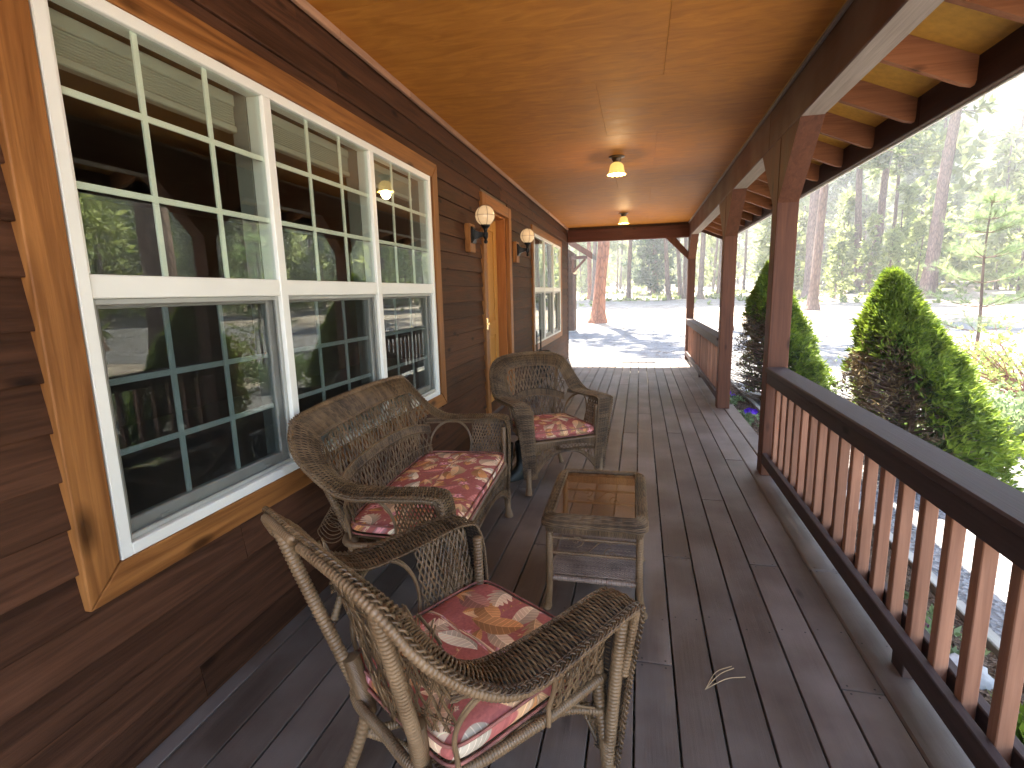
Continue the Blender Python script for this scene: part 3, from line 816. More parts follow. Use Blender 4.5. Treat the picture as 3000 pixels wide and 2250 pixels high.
def armchair(t, dx=0.0, wide=False):
    def px(a): return np.array([[p[0]+np.sign(p[0])*dx, p[1], p[2]] for p in a], float)
    k = 1.05 if wide else 1.0
    Oh = [(.315, .275, .12), (.345, .285, .40), (.383, .278, .62), (.392, .235, .66), (.395, .05, .657), (.392, -.13, .657), (.378, -.25, .72), (.352*k, -.345, .82), (.300*k, -.388, .90), (.20*k, -.408, .937)]
    Ih = [(.235, .29, .12), (.25, .297, .40), (.270, .290, .615), (.285, .235, .664), (.280, .05, .657), (.268, -.12, .657), (.268, -.21, .69), (.258, -.272, .76), (.222, -.310, .825), (.15, -.332, .848)]
    Oc = px(Oh+[(0, -.42, .95)]+[(-a, b, c) for a, b, c in Oh[::-1]])
    Ic = px(Ih+[(0, -.345, .857)]+[(-a, b, c) for a, b, c in Ih[::-1]])
    # matched samples: same control parameter on both curves
    def dens(C):
        Pp = np.vstack([2*C[0]-C[1], C, 2*C[-1]-C[-2]]); o_ = []
        tt = np.linspace(0, 1, 24, endpoint=False)[:, None]
        for i in range(len(C)-1):
            p0, p1, p2, p3 = Pp[i:i+4]
            o_.append(.5*((2*p1)+(-p0+p2)*tt+(2*p0-5*p1+4*p2-p3)*tt**2+(-p0+3*p1-3*p2+p3)*tt**3))
        return np.vstack(o_+[C[-1][None]])
    Od, Id = dens(Oc), dens(Ic)
    s = np.r_[0, np.cumsum(np.linalg.norm(np.diff((Od+Id)/2, axis=0), axis=1))]
    K = int(s[-1]/.0060); u = np.linspace(0, s[-1], K)
    O = np.stack([np.interp(u, s, Od[:, q]) for q in range(3)], 1); I = np.stack([np.interp(u, s, Id[:, q]) for q in range(3)], 1)
    T = norm(np.gradient((O+I)/2, axis=0)); Vd = norm(I-O); Nn = -norm(np.cross(T, Vd))
    mb = MB(); nr = 5; samples = 16
    v = np.linspace(0, 1, samples); kk = np.arange(K)
    h = .008*np.sin(np.pi*v)[None]+.0038*np.cos(np.pi*nr*v[None]+np.pi*kk[:, None])
    P = O[:, None]*(1-v)[None, :, None]+I[:, None]*v[None, :, None]+Nn[:, None]*h[..., None]+rng.normal(0, .0003, (K, 1, 3))
    tubes(mb, P, .0027, 5, ref=Nn[:, None].repeat(samples, 1))
    mb.build('woven_arm_and_back_rim', WICK, t, smooth=True)
    cm = MB(); vv = np.linspace(.02, .98, 5); ks = np.unique(np.r_[np.arange(0, K, 4), K-1])
    Pc = O[ks][:, None]*(1-vv)[None, :, None]+I[ks][:, None]*vv[None, :, None]+Nn[ks][:, None]*((.008*np.sin(np.pi*vv))-.0036)[None, :, None]
    n_, m_ = Pc.shape[:2]; i = np.arange(n_-1)[:, None]; j = np.arange(m_-1)[None]; a = i*m_+j
    cm.add(Pc.reshape(-1, 3), np.stack([a, a+1, a+m_+1, a+m_], -1).reshape(-1, 4)); cm.build('rim_core', CORE, t, smooth=True)
    br = MB(); braid(br, O-Vd*.001, Vd, Nn, .0100, .0040, .050, .0031); braid(br, I+Vd*.000, Vd, Nn, .0045, .002, .03, .0020, 1)
    br.build('edge_braid', WICK, t, smooth=True)
    # wrapped rim pole under the outer edge
    pl = MB(); off_ = O-Nn*.011+Vd*.004
    lo_ = int(K*.10); off_ = off_[lo_:K-lo_]
    ev = off_[::max(1, len(off_)//80)]
    pole(pl, ev, .0115, .0085, 8)
    pl.build('rim_pole', WRAP, t, smooth=True)
    # back panel: lattice + woven middle band
    W0 = .205+dx; W1 = .262*k+dx
    def bp(s, tt):
        a = 2*s-1; w_ = W0+(W1-W0)*np.clip(tt*1.15, 0, 1)
        x = a*w_; z = .40+tt*(.452-.045*np.abs(a)**3)
        y = -.235-.085*tt-.03*tt**2+(.055+.03*tt)*np.abs(a)**(2 if not wide else 6)
        return np.stack([x, y, z], -1)
    BS = surf(bp)
    la = MB(); nn = int((23 if not wide else 44)); lattice(la, BS, .30 if not wide else .15, nn, .0024, 2, gap=.011 if not wide else .006, samples=34)
    ss = np.linspace(0, 1, 60)
    for tt in (.24, .78):
        P_, N_ = BS(ss, np.full(60, tt)); tubes(la, P_+N_*.004, .0022, 4, ref=N_); tubes(la, P_-N_*.004, .0022, 4, ref=N_)
    la.build('back_lattice', WICK, t, smooth=True)
    md = MB()
    Kb = int(2*W1/.0046); s_ = np.linspace(0.0, 1.0, Kb); bow = .05 if not wide else .07
    tl = np.linspace(0, 1, 9)
    St, Tt = np.meshgrid(s_, tl, indexing='ij')
    arch = .43+bow*(1-(2*St-1)**2)+Tt*.115
    Pm = bp(St, arch); _, Nm = BS(St.ravel(), arch.ravel()); Nm = Nm.reshape(Pm.shape)
    Pm = Pm-Nm*(.004+.0022*np.cos(np.pi*3*Tt+np.pi*np.arange(Kb)[:, None]))[..., None]
    tubes(md, Pm, .0023, 4, ref=Nm)
    for e_ in (0, -1): tubes(md, Pm[:, e_, :], .0042, 6, ref=Nm[:, e_, :])
    md.build('back_band', WICK, t, smooth=True)
    # side panels
    fr = MB()
    for sg in (1, -1):
        sp = MB()
        def sd_(s, tt, sg=sg):
            x = sg*(.262+dx+.062*tt); y = .262-s*.215+.02*tt*0
            z = .375+tt*.275
            return np.stack([x+0*s, y+0*tt, z+0*s], -1)
        SS = surf(sd_)
        lattice(sp, SS, .55, 20, .0025, 2, gap=.013, samples=20)
        for tt in (.3,):
            q = np.linspace(0, 1, 20); P_, N_ = SS(q, np.full(20, tt)); tubes(sp, P_, .0022, 4, ref=N_)
        # oval opening frame between side and back
        th = np.linspace(-.35, np.pi+.35, 26)
        Y = -.085-.130*np.cos(th); Z = .49+.145*np.sin(th)
        X = sg*(.272+dx+.062*(Z-.375)/.275)-sg*.06*np.clip((-Y-.1)/.12, 0, 1)
        C_ = np.stack([X, Y, Z], 1); C_ = np.vstack([[X[0], Y[0]+.005, .385], C_, [X[-1], Y[-1]-.0, .385]])
        tubes(fr, even(C_, 60), .0065, 6); tubes(fr, even(C_*np.array([1, 1, 1])+np.array([0, 0, .011]), 60), .003, 5)
        # solid woven strip on top of the opening
        Q_ = []
        for z in np.linspace(.625, .655, 7):
            yy = np.linspace(.24, -.25, 40); xx = sg*(.272+dx+.06*(z-.375)/.275)-sg*.045*np.clip((-yy-.1)/.15, 0, 1)
            Q_.append(np.stack([xx+.002*np.cos(yy*260+z*500), yy, z+0*yy], 1))
        tubes(sp, np.array(Q_), .0026, 4)
        sp.build('side_lattice', WICK, t, smooth=True)
    # seat frame
    pole(fr, [(.275+dx, .262, .385), (.262+dx, .0, .385), (.20+dx, -.235, .375), (0, -.262, .372), (-.20-dx, -.235, .375), (-.262-dx, .0, .385), (-.275-dx, .262, .385)] if not wide else
         [(.275+dx, .262, .385), (.265+dx, .0, .385), (.22+dx, -.235, .375), (.0, -.26, .372), (-.22-dx, -.235, .375), (-.265-dx, 0, .385), (-.275-dx, .262, .385)], .014, .006, 8)
    pole(fr, [(-.28-dx, .272, .375), (.28+dx, .272, .375)], .016, .006, 8, curve=False)
    fr.build('seat_frame', WRAP, t, smooth=True)
    se = MB(); nS = int((.50+2*dx)/.006)
    X_ = np.linspace(-.24-dx, .24+dx, nS); Yq = np.linspace(-.23, .26, 30)
    Ps = np.stack([X_[:, None]*(1-.12*np.clip(-(Yq[None]-.1), 0, 1)*2) + 0*Yq[None], Yq[None]+0*X_[:, None], .385+.0022*np.cos(Yq[None]*180+np.pi*np.arange(nS)[:, None])], -1)
    tubes(se, Ps, .0027, 4, ref=[0, 0, 1])
    se.build('woven_seat', WICK, t, smooth=True)
    # apron under the front edge with arched lower band
    ap = MB()
    def apf(s, tt):
        a = 2*s-1; zb = .30-.15*np.abs(a)**2.4
        return np.stack([a*(.262+dx-.02*(1-tt)), .285+0*tt+0*s, zb+tt*(.375-zb)], -1)
    AS = surf(apf)
    lattice(ap, AS, .16 if not wide else .07, 20 if not wide else 46, .0019, 1, samples=16)
    ka = int((.56+2*dx)/.0048); s_ = np.linspace(0, 1, ka)
    for (t0, t1, nz) in ((.70, .98, 8), (-.02, .22, 8)):
        St, Tt = np.meshgrid(s_, np.linspace(t0, t1, nz), indexing='ij')
        Pm = apf(St, Tt)+np.array([0, .004, 0]); Pm[..., 1] += .0022*np.cos(np.pi*3*np.linspace(0, 1, nz)[None]+np.pi*np.arange(ka)[:, None])
        tubes(ap, Pm, .0023, 4, ref=[0, 1, 0])
    q = np.linspace(0, 1, 60); tubes(ap, apf(q, 0*q-.03)+np.array([0, .003, 0]), .0065, 6)
    ap.build('apron', WICK, t, smooth=True)
    # legs
    for sg in (1, -1):
        m_ = MB()
        pole(m_, [(sg*(.348+dx), .262, .62), (sg*(.322+dx), .265, .40), (sg*(.295+dx), .272, .10)], .0175, .009, 9)
        pole(m_, [(sg*(.262+dx), .268, .62), (sg*(.262+dx), .268, .36), (sg*(.285+dx), .272, .16)], .0165, .009, 9)
        pole(m_, [(sg*(.292+dx), .272, .20), (sg*(.296+dx), .278, .05), (sg*(.302+dx), .285, .0)], .021, .006, 10, taper=[(0, 1.15), (.7, .85), (.85, 1.2), (1, 1.25)])
        m_.build('leg', WRAP, t, smooth=True)
        m_ = MB(); xp = .262*k+dx
        pole(m_, [(sg*(xp-.012), -.385, .892), (sg*(xp-.035), -.345, .74), (sg*(xp-.085), -.278, .50), (sg*(xp-.12), -.242, .36)], .0165, .009, 10)
        pole(m_, [(sg*(xp-.105), -.262, .50), (sg*(xp-.125), -.240, .37), (sg*(xp-.130), -.235, .33)], .022, .0035, 12, ridge=.05)
        pole(m_, [(sg*(xp-.130), -.236, .345), (sg*(xp-.085), -.258, .20), (sg*(xp-.010), -.300, .0)], .0165, .013, 9, taper=[(0, 1), (.9, 1), (1, 1.2)])
        m_.build('leg', WRAP, t, smooth=True)
    sr = MB()
    for sg in (1, -1):
        pole(sr, [(sg*(.285+dx), .262, .285), (sg*(.20+dx), .19, .275), (sg*(.10+dx*.6), .03, .225), (sg*(.13+dx*.8), -.12, .23), (sg*(.165+dx), -.245, .25)], .0125, .006, 8)
        # steel underframe rod
        tubes(sr, resample([(sg*(.27+dx), .24, .30), (sg*(.22+dx), .10, .36), (sg*(.21+dx), -.10, .35), (sg*(.12+dx), -.2, .33)], 40), .004, 6)
    pole(sr, [(-.17-dx, -.24, .25), (-.08-dx*.5, -.16, .20), (.08+dx*.5, -.16, .20), (.17+dx, -.24, .25)], .0125, .006, 8)
    sr.build('stretcher', WRAP, t, smooth=True)
    return t

def place(t, x, y, a):           # a: facing direction clockwise from +Y
    t.location = (x, y, 0); t.rotation_euler = (0, 0, -R(a))

near = thing('wicker_armchair', 'brown wicker armchair in the foreground, seen from behind', 'armchair', group='wicker armchairs')
armchair(near)
place(near, -.46, 1.243, 33.3)
far = copy_tree(near, label='brown wicker armchair by the front door, facing the camera')
place(far, -.668, 3.913, 145.6)
love = thing('wicker_loveseat', 'two-seat brown wicker loveseat under the big window', 'loveseat')
armchair(love, .32, True)
place(love, -1.06, 2.50, 87)
# broken bunch of loose cane under the near arm of the loveseat
lc = MB()
for k in range(9):
    th = np.linspace(-.2, 2*np.pi*.93, 26); r_ = .030+.003*k
    tubes(lc, np.stack([.66+.01*k+.004*np.sin(th*3), -.185+r_*np.cos(th), .585-.010*k+r_*.75*np.sin(th)], 1), .0017, 4)
lc.build('loose_cane', WICK, love, smooth=True)

# ------------------------------------------------------------------ cushions
def floral(name, size=1024):
    rs = np.random.default_rng(5)
    img = np.zeros((size, size, 3)); img[:] = (.66, .34, .30)
    yy, xx = np.mgrid[0:size, 0:size].astype(float)
    nz = rs.normal(0, 1, (size//8, size//8)); nz = np.kron(nz, np.ones((8, 8)))
    img *= (1+.03*nz)[..., None]
    cols = [(.86, .70, .56), (.83, .63, .44), (.76, .50, .28), (.80, .47, .42), (.66, .42, .34), (.90, .80, .68)]
    def blend(x0, x1, y0, y1, a, c):
        ix = np.arange(x0, x1) % size; iy = np.arange(y0, y1) % size
        sub = img[np.ix_(iy, ix)]; img[np.ix_(iy, ix)] = sub*(1-a[..., None])+c*a[..., None]
    def leaf(cx, cy, L, Wd, ang, col, veins=True, lob=0):
        rad = int(L*.62)+3; x0, x1, y0, y1 = int(cx)-rad, int(cx)+rad, int(cy)-rad, int(cy)+rad
        X, Y = np.meshgrid(np.arange(x0, x1)-cx, np.arange(y0, y1)-cy)
        u = X*math.cos(ang)+Y*math.sin(ang); v = -X*math.sin(ang)+Y*math.cos(ang)
        v = v-.10*L*np.sin(np.pi*(u/L+.5))
        t = np.clip(u/L+.5, 0, 1); hw = Wd*np.sin(np.pi*t**.8)**.9
        if lob: hw = hw*(.45+.55*np.abs(np.sin(np.pi*lob*(t+.35*np.abs(v)/Wd))))
        inside = (np.abs(u) < L/2) & (np.abs(v) < hw)
        a = np.clip((hw-np.abs(v))/2.5, 0, 1)*inside
        sh = 1.0-.20*(v > 0)+.10*np.cos(t*3)
        c = np.array(col)[None, None]*np.clip(sh, .5, 1.15)[..., None]
        if veins:
            vein = (np.abs(v) < 1.6) | (np.abs(((t*9+np.abs(v)/Wd*1.3) % 1)-.5) < .07)
            c = np.where(vein[..., None], np.minimum(1, c*1.16+.03), c)
        blend(x0, x1, y0, y1, a, np.clip(c, 0, 1))
    def flower(cx, cy, r, col):
        for k in range(5):
            a = k*2*np.pi/5+.3; leaf(cx+r*.6*math.cos(a), cy+r*.6*math.sin(a), r*1.25, r*.42, a, col, False)
        leaf(cx, cy, r*.55, r*.28, 0, (.62, .25, .28), False)
    def stem(cx, cy, L, ang, col):
        px_, py_ = cx, cy; a = ang; cv = rs.uniform(-.03, .03)
        for i in range(int(L/6)):
            leaf(px_, py_, 12, 2.2, a, col, False); px_ += 6*math.cos(a); py_ += 6*math.sin(a); a += cv
            if i % 7 == 5: leaf(px_+10*math.cos(a+1), py_+10*math.sin(a+1), 22, 6, a+1, col, False)
    pts = []
    for i in range(34): stem(rs.uniform(0, size), rs.uniform(0, size), rs.uniform(120, 260), rs.uniform(0, 6.28), cols[rs.integers(0, 3)])
    tries = 0
    while len(pts) < 74 and tries < 4000:
        tries += 1; x, y = rs.uniform(0, size, 2)
        if all(min(abs(x-a), size-abs(x-a))**2+min(abs(y-b), size-abs(y-b))**2 > 88**2 for a, b in pts): pts.append((x, y))
    for i, (x, y) in enumerate(pts):
        k = i % 5; ang = rs.uniform(0, 6.28)
        if k in (0, 3): leaf(x, y, rs.uniform(150, 215), rs.uniform(38, 56), ang, cols[rs.integers(0, 6)])
        elif k == 1: leaf(x, y, rs.uniform(140, 190), 56, ang, cols[rs.integers(0, 2)], True, 5)
        elif k == 2: flower(x, y, rs.uniform(28, 40), (.90, .60, .60)); leaf(x+50, y+30, 90, 22, ang, cols[2])
        else:
            for d in (-.5, 0, .5): leaf(x+45*math.cos(ang+d), y+45*math.sin(ang+d), 105, 19, ang+d, cols[rs.integers(1, 3)])
    for i in range(60): flower(rs.uniform(0, size), rs.uniform(0, size), rs.uniform(8, 13), cols[rs.integers(0, 2)])
    im = bpy.data.images.new(name, size, size); buf = np.ones((size, size, 4), np.float32); buf[..., :3] = img
    im.pixels.foreach_set(buf.ravel()); im.update(); im.pack()
    return im
FIMG = floral('floral_print')
CUSH, cn, cb = newmat('floral_cotton')
uvn = N(cn, 'ShaderNodeUVMap'); uvn.uv_map = 'uv'
ti = N(cn, 'ShaderNodeTexImage'); ti.image = FIMG; cn.links.new(uvn.outputs[0], ti.inputs[0])
hs = N(cn, 'ShaderNodeHueSaturation'); hs.inputs['Value'].default_value = 1.08; hs.inputs['Saturation'].default_value = .95; cn.links.new(ti.outputs[0], hs.inputs['Color'])
cn.links.new(hs.outputs[0], cb.inputs['Base Color']); cb.inputs['Roughness'].default_value = .85; cb.inputs['Specular IOR Level'].default_value = .2
tcc = N(cn, 'ShaderNodeTexCoord'); nn_ = N(cn, 'ShaderNodeTexNoise'); nn_.inputs['Scale'].default_value = 14; nn_.inputs['Detail'].default_value = 4
cn.links.new(tcc.outputs['Object'], nn_.inputs['Vector']); bpn = N(cn, 'ShaderNodeBump'); bpn.inputs['Strength'].default_value = .35; bpn.inputs['Distance'].default_value = .02
cn.links.new(nn_.outputs[0], bpn.inputs['Height']); cn.links.new(bpn.outputs[0], cb.inputs['Normal'])

def cushion(label, wf, wb, d0, d1, th, base, loc, ang, seed):
    n_ = 48; rs = np.random.default_rng(seed); off_ = rs.uniform(0, 1, 2)
    s = np.sin(np.linspace(-np.pi/2, np.pi/2, n_)); S_, T_ = np.meshgrid(s, s, indexing='ij')
    def xy(S_, T_):
        rr = .10
        # square with rounded corners
        cr = 1-.06*(np.abs(S_)**8)*(np.abs(T_)**8)
        y = d0+(d1-d0)*(T_*cr+1)/2
        return S_*cr*(wb+(wf-wb)*(T_+1)/2), y
    X, Y = xy(S_, T_)
    e = np.clip(1-np.abs(S_)**7, 0, 1)**.45*np.clip(1-np.abs(T_)**7, 0, 1)**.45
    puff = .012*np.cos(S_*1.4)*np.cos(T_*1.4)+.003*np.sin(S_*9+seed)*np.cos(T_*7)
    Zt = base+th/2+e*(th/2)+puff*e; Zb = base+th/2-e*(th/2)
    vs = [np.stack([X, Y, Zt], -1).reshape(-1, 3), np.stack([X, Y, Zb], -1).reshape(-1, 3)]
    i = np.arange(n_-1)[:, None]; j = np.arange(n_-1)[None]; a = (i*n_+j).ravel()
    Qt = np.stack([a, a+n_, a+n_+1, a+1], -1); Qb = np.stack([a, a+1, a+n_+1, a+n_], -1)+n_*n_
    mb = MB(); mb.add(np.vstack(vs), np.vstack([Qt, Qb]))
    me = mb.mesh('seat_cushion', True); me.materials.append(CUSH)
    uv = me.uv_layers.new(name='uv')
    vi = np.zeros(len(me.loops), int); me.loops.foreach_get('vertex_index', vi)
    V = np.vstack(vs); U = np.stack([V[:, 0]+0*V[:, 2], V[:, 1]+(V[:, 2]-base)*.9*np.sign(V[:, 1]-(d0+d1)/2)], 1)/.80+off_
    uv.data.foreach_set('uv', U[vi].astype(np.float32).ravel())
    o = link('seat_cushion', me, None); o.location = loc; o.rotation_euler = (0, 0, -R(ang))
    tag(o, label, 'cushion', 'floral seat cushions')
    # piping around both edges
    pm = MB(); q = np.linspace(-1, 1, 30)
    ring = np.vstack([np.stack([q, 0*q-1], 1), np.stack([0*q+1, q], 1)[1:], np.stack([-q, 0*q+1], 1)[1:], np.stack([0*q-1, -q], 1)[1:]])
    xr, yr_ = xy(ring[:, 0], ring[:, 1])
    for dz in (.80, .18): tubes(pm, even(np.stack([xr*.995, (yr_-(d0+d1)/2)*.995+(d0+d1)/2, np.full(len(xr), base+th*dz)], 1), 150), .0042, 6, ref=[0, 0, 1])
    pm.build('piping', plain('piping_cloth', (.27, .095, .07), .8, noise=.6, nscale=18) if not bpy.data.materials.get('piping_cloth') else bpy.data.materials['piping_cloth'], o, smooth=True)
    return o
cushion('red floral seat cushion on the foreground armchair', .262, .235, -.235, .300, .078, .392, (-.46, 1.243, 0), 32, 1)
cushion('red floral seat cushion on the armchair by the door', .262, .235, -.235, .285, .078, .392, (-.668, 3.913, 0), 146, 4)
cushion('wide red floral cushion on the loveseat', .57, .545, -.235, .290, .078, .392, (-1.06, 2.50, 0), 87, 3)

# ------------------------------------------------------------------ wicker table
tb = thing('wicker_table', 'brown wicker coffee table with glass top and woven lower shelf', 'table', (-.178, 2.42, 0), R(.8))
TW, TL, TH = .222, .325, .495
def rrect(w_, l_, z, r_, n_):
    pts = []
    for (sx, sy, a0) in ((1, 1, 0), (-1, 1, 90), (-1, -1, 180), (1, -1, 270)):
        for a in np.linspace(a0, a0+90, 7):
            pts.append([sx*(w_-r_)+r_*math.cos(R(a)), sy*(l_-r_)+r_*math.sin(R(a)), z])
    pts.append(pts[0]); return even(np.array(pts), n_)
n_ = 440
Oo = rrect(TW+.004, TL+.004, TH-.045, .04, n_); Ii = rrect(TW-.044, TL-.044, TH-.004, .015, n_)
v = np.linspace(0, 1, 22); kk = np.arange(n_)
cen = np.stack([0*kk, 0*kk, 0*kk+TH], 1).astype(float)
outd = norm((Oo-cen)*np.array([1, 1, 0]))
mb = MB()
bz = .022*np.sin(np.pi*np.clip(v, 0, 1))**.8
P = Oo[:, None]*(1-v)[None, :, None]+Ii[:, None]*v[None, :, None]
nrm = norm(np.cross(np.gradient(Oo, axis=0), (Ii-Oo))); nrm = nrm*np.sign((nrm[:, 2]))[:, None]
P = P+nrm[:, None]*(bz[None]+.0024*np.cos(np.pi*7*v[None]+np.pi*kk[:, None]))[..., None]
rib = kk*np.pi/10.0
P = Oo[:, None]*(1-v)[None, :, None]+Ii[:, None]*v[None, :, None]
P = P+nrm[:, None]*(bz[None]+.0026*np.cos(rib[:, None]+np.pi*np.arange(22)[None]))[..., None]
tubes(mb, P.transpose(1, 0, 2), .0029, 4, ref=nrm[None].repeat(22, 0))
braid(mb, Ii, nrm, nrm*0+np.array([0, 0, 1.]), .004, .002, .03, .002, 1)
mb.build('woven_rim', WICK, tb, smooth=True)
cm = MB(); vs_ = v[::3]; Pc = (Oo[:, None]*(1-vs_)[None, :, None]+Ii[:, None]*vs_[None, :, None]+nrm[:, None]*(.022*np.sin(np.pi*vs_)**.8-.0035)[None, :, None])[::4]
n2_, m2_ = Pc.shape[:2]; i = np.arange(n2_-1)[:, None]; j = np.arange(m2_-1)[None]; a = i*m2_+j
cm.add(Pc.reshape(-1, 3), np.stack([a, a+1, a+m2_+1, a+m2_], -1).reshape(-1, 4)); cm.build('rim_core', CORE, tb, smooth=True)
sk = MB(); K_ = 440; Os = rrect(TW-.012, TL-.012, 0, .03, K_); z_ = np.linspace(TH-.078, TH-.042, 7)
P = Os[:, None]+np.zeros((1, 7, 1)); P[..., 2] = z_[None]; P = P+outd[:, None]*(.0022*np.cos(np.pi*3*np.linspace(0, 1, 7)[None]+np.pi*kk[:K_, None]))[..., None]
tubes(sk, P, .0024, 4, ref=outd[:, None].repeat(7, 1)); sk.build('skirt', WICK, tb, smooth=True)
box_at('glass_top', (-TW+.045, -TL+.045, TH-.010), (TW-.045, TL-.045, TH-.005), TPANE, tb, .0008)
for sx_ in (1, -1):
    for sy_ in (1, -1):
        m_ = MB(); pole(m_, [(sx_*(TW-.028), sy_*(TL-.035), TH-.06), (sx_*(TW-.026), sy_*(TL-.035), .18), (sx_*(TW-.010), sy_*(TL-.045 if sy_ > 0 else TL-.09), .03), (sx_*(TW), sy_*(TL-.05 if sy_ > 0 else TL-.095), .0)], .0155, .009, 9, taper=[(0, 1), (.85, 1), (.92, 1.05), (.96, 1.3), (1, 1.3)], ridge=.05)
        m_.build('leg', WRAP, tb, smooth=True)
sh = MB(); X_ = np.linspace(-TW+.03, TW-.03, 84); Yq = np.linspace(-TL+.05, TL-.09, 40)
Ps = np.stack([X_[:, None]+0*Yq[None], Yq[None]+0*X_[:, None], .205+.0022*np.cos(Yq[None]*260+np.pi*np.arange(84)[:, None])], -1); tubes(sh, Ps, .0022, 4, ref=[0, 0, 1])
X2 = np.linspace(-TW+.03, TW-.03, 90); Y2 = np.linspace(-TL+.05, TL-.09, 66)
Ps = np.stack([X2[None]+0*Y2[:, None], Y2[:, None]+0*X2[None], .2075+.0024*np.cos(X2[None]*330+np.pi*np.arange(66)[:, None])], -1); tubes(sh, Ps, .0030, 4, ref=[0, 0, 1])
pole(sh, [(-TW+.03, -TL+.04, .19), (TW-.03, -TL+.04, .19)], .012, .008, 8, curve=False); pole(sh, [(-TW+.03, TL-.08, .205), (TW-.03, TL-.08, .205)], .010, .008, 8, curve=False)
for sx_ in (1, -1): pole(sh, [(sx_*(TW-.03), -TL+.04, .2), (sx_*(TW-.03), TL-.08, .205)], .010, .008, 8, curve=False)
sh.build('lower_shelf', WICKL, tb, smooth=True)
for yy in (-TL+.035, TL-.035):
    scm = MB()
    pole(scm, [(-TW+.03, yy, .315), (TW-.03, yy, .315)], .007, .008, 7, curve=False)
    for sg in (1, -1):
        th = np.linspace(0, 2.6*np.pi, 50); rr = .034*(1-th/(2.9*np.pi))
        C_ = np.stack([sg*(.075-rr*np.sin(th)), np.full(50, yy), .352+sg*(rr*np.cos(th)-.03)*.8], 1)
        tubes(scm, C_, .0028, 6, ref=[0, 1, 0])
    tubes(scm, resample([(-.075, yy, .334-.0), (-.03, yy, .328), (.03, yy, .378), (.075, yy, .372)], 24), .0028, 6, ref=[0, 1, 0])
    pole(scm, [(-TW+.03, yy, .385), (TW-.03, yy, .385)], .007, .008, 7, curve=False)
    scm.build('scroll_bracket', WRAP, tb, smooth=True)

# ------------------------------------------------------------------ step, boots, mat, needles
stp = thing('door_step', 'low dark wooden step in front of the door', 'step', (0, 0, 0))
for a, b in ((-1.485, -1.345), (-1.342, -1.20)): box_at('tread', (a, 5.08, .135), (b, 6.12, .165), STEPM, stp, .004)
box_at('riser', (-1.235, 5.085, .0), (-1.205, 6.115, .134), STEPM, stp, .003)
box_at('side_board', (-1.485, 5.085, .0), (-1.236, 5.115, .134), STEPM, stp, .003)
box_at('side_board', (-1.485, 6.085, .0), (-1.236, 6.115, .134), STEPM, stp, .003)
mat = box_at('door_mat', (-.43, 10.79, .0005), (.345, 11.25, .014), plain('blue_grey_mat', (.030, .036, .050), .95, noise=.3, nscale=80, bump=.4), None, .005)
tag(mat, 'flat blue-grey mat at the far end of the porch deck', 'mat')
RUB = plain('dark_rubber', (.012, .014, .012), .5, noise=.4, nscale=10)
def boot(x, y, a, label):
    mb = MB()
    L = [(.0, .048, .135, .055), (.012, .050, .140, .055), (.035, .046, .132, .055), (.055, .042, .112, .040), (.075, .040, .085, .016), (.10, .042, .062, .002), (.14, .046, .054, 0), (.20, .052, .060, -.002), (.27, .057, .064, -.004), (.285, .059, .066, -.004), (.285, .053, .060, -.004), (.20, .046, .054, -.004)]
    n_ = 20; th = np.arange(n_)*2*np.pi/n_; V = []
    for z, rx, ry_, oy in L: V.append(np.stack([rx*np.cos(th), oy+ry_*np.sin(th), np.full(n_, z)], 1))
    V = np.concatenate(V); i = np.arange(len(L)-1)[:, None]; s = np.arange(n_)[None]
    i0 = i*n_+s; i1 = i*n_+(s+1) % n_
    mb.add(V, np.stack([i0, i1, i1+n_, i0+n_], -1).reshape(-1, 4))
    o = mb.build('rubber_boot', RUB, None, smooth=True); o.location = (x, y, .0005); o.rotation_euler = (0, 0, R(a))
    sl = MB(); lathe(sl, [(.050, -.006), (.052, 0), (.050, .006)], 20, (0, 0, .19)); sl.build('strap', BLACK, o)
    tag(o, label, 'boot', 'rubber boots by the loveseat')
boot(-1.00, 3.83, 165, 'dark rubber boot closest to the loveseat arm')
boot(-.885, 3.90, 150, 'dark rubber boot standing beside the front leg of the far armchair')
pn = MB()
def ndl(pts): tubes(pn, resample(pts, 14), .0016, 4, ref=[0, 0, 1])
ndl([(0, 0, .004), (.06, .08, .012), (.119, .132, .008)]); ndl([(0, 0, .004), (.08, .055, .016), (.153, .093, .006)]); ndl([(0, 0, .003), (.05, .10, .004), (.112, .138, .010)])
pn_o = pn.build('pine_needle', plain('dry_needle', (.50, .36, .20), .6)); pn_o.location = (.26, 1.80, 0)
tag(pn_o, 'dry three-needled pine sprig lying on the deck boards', 'pine needle')

# black rack / plant stand behind the far chair
ps = thing('folded_stand', 'dark folded metal stand by the wall behind the far armchair', 'stand', (-1.33, 7.35, 0))
m_ = MB(); cbox(m_, (-.10, -.18, .35), (.10, .16, .62), .03); m_.build('dark_bag', plain('black_cloth', (.012, .012, .014), .8, noise=.4, nscale=12), ps)
m_ = MB()
for yy in (-.16, .14): tubes(m_, np.array([[-.06, yy, 0], [-.06, yy, .92]]), .011, 8, caps=True); tubes(m_, np.array([[.10, yy, 0], [.06, yy, .40]]), .009, 8, caps=True)
m_.build('frame', BLACK, ps)

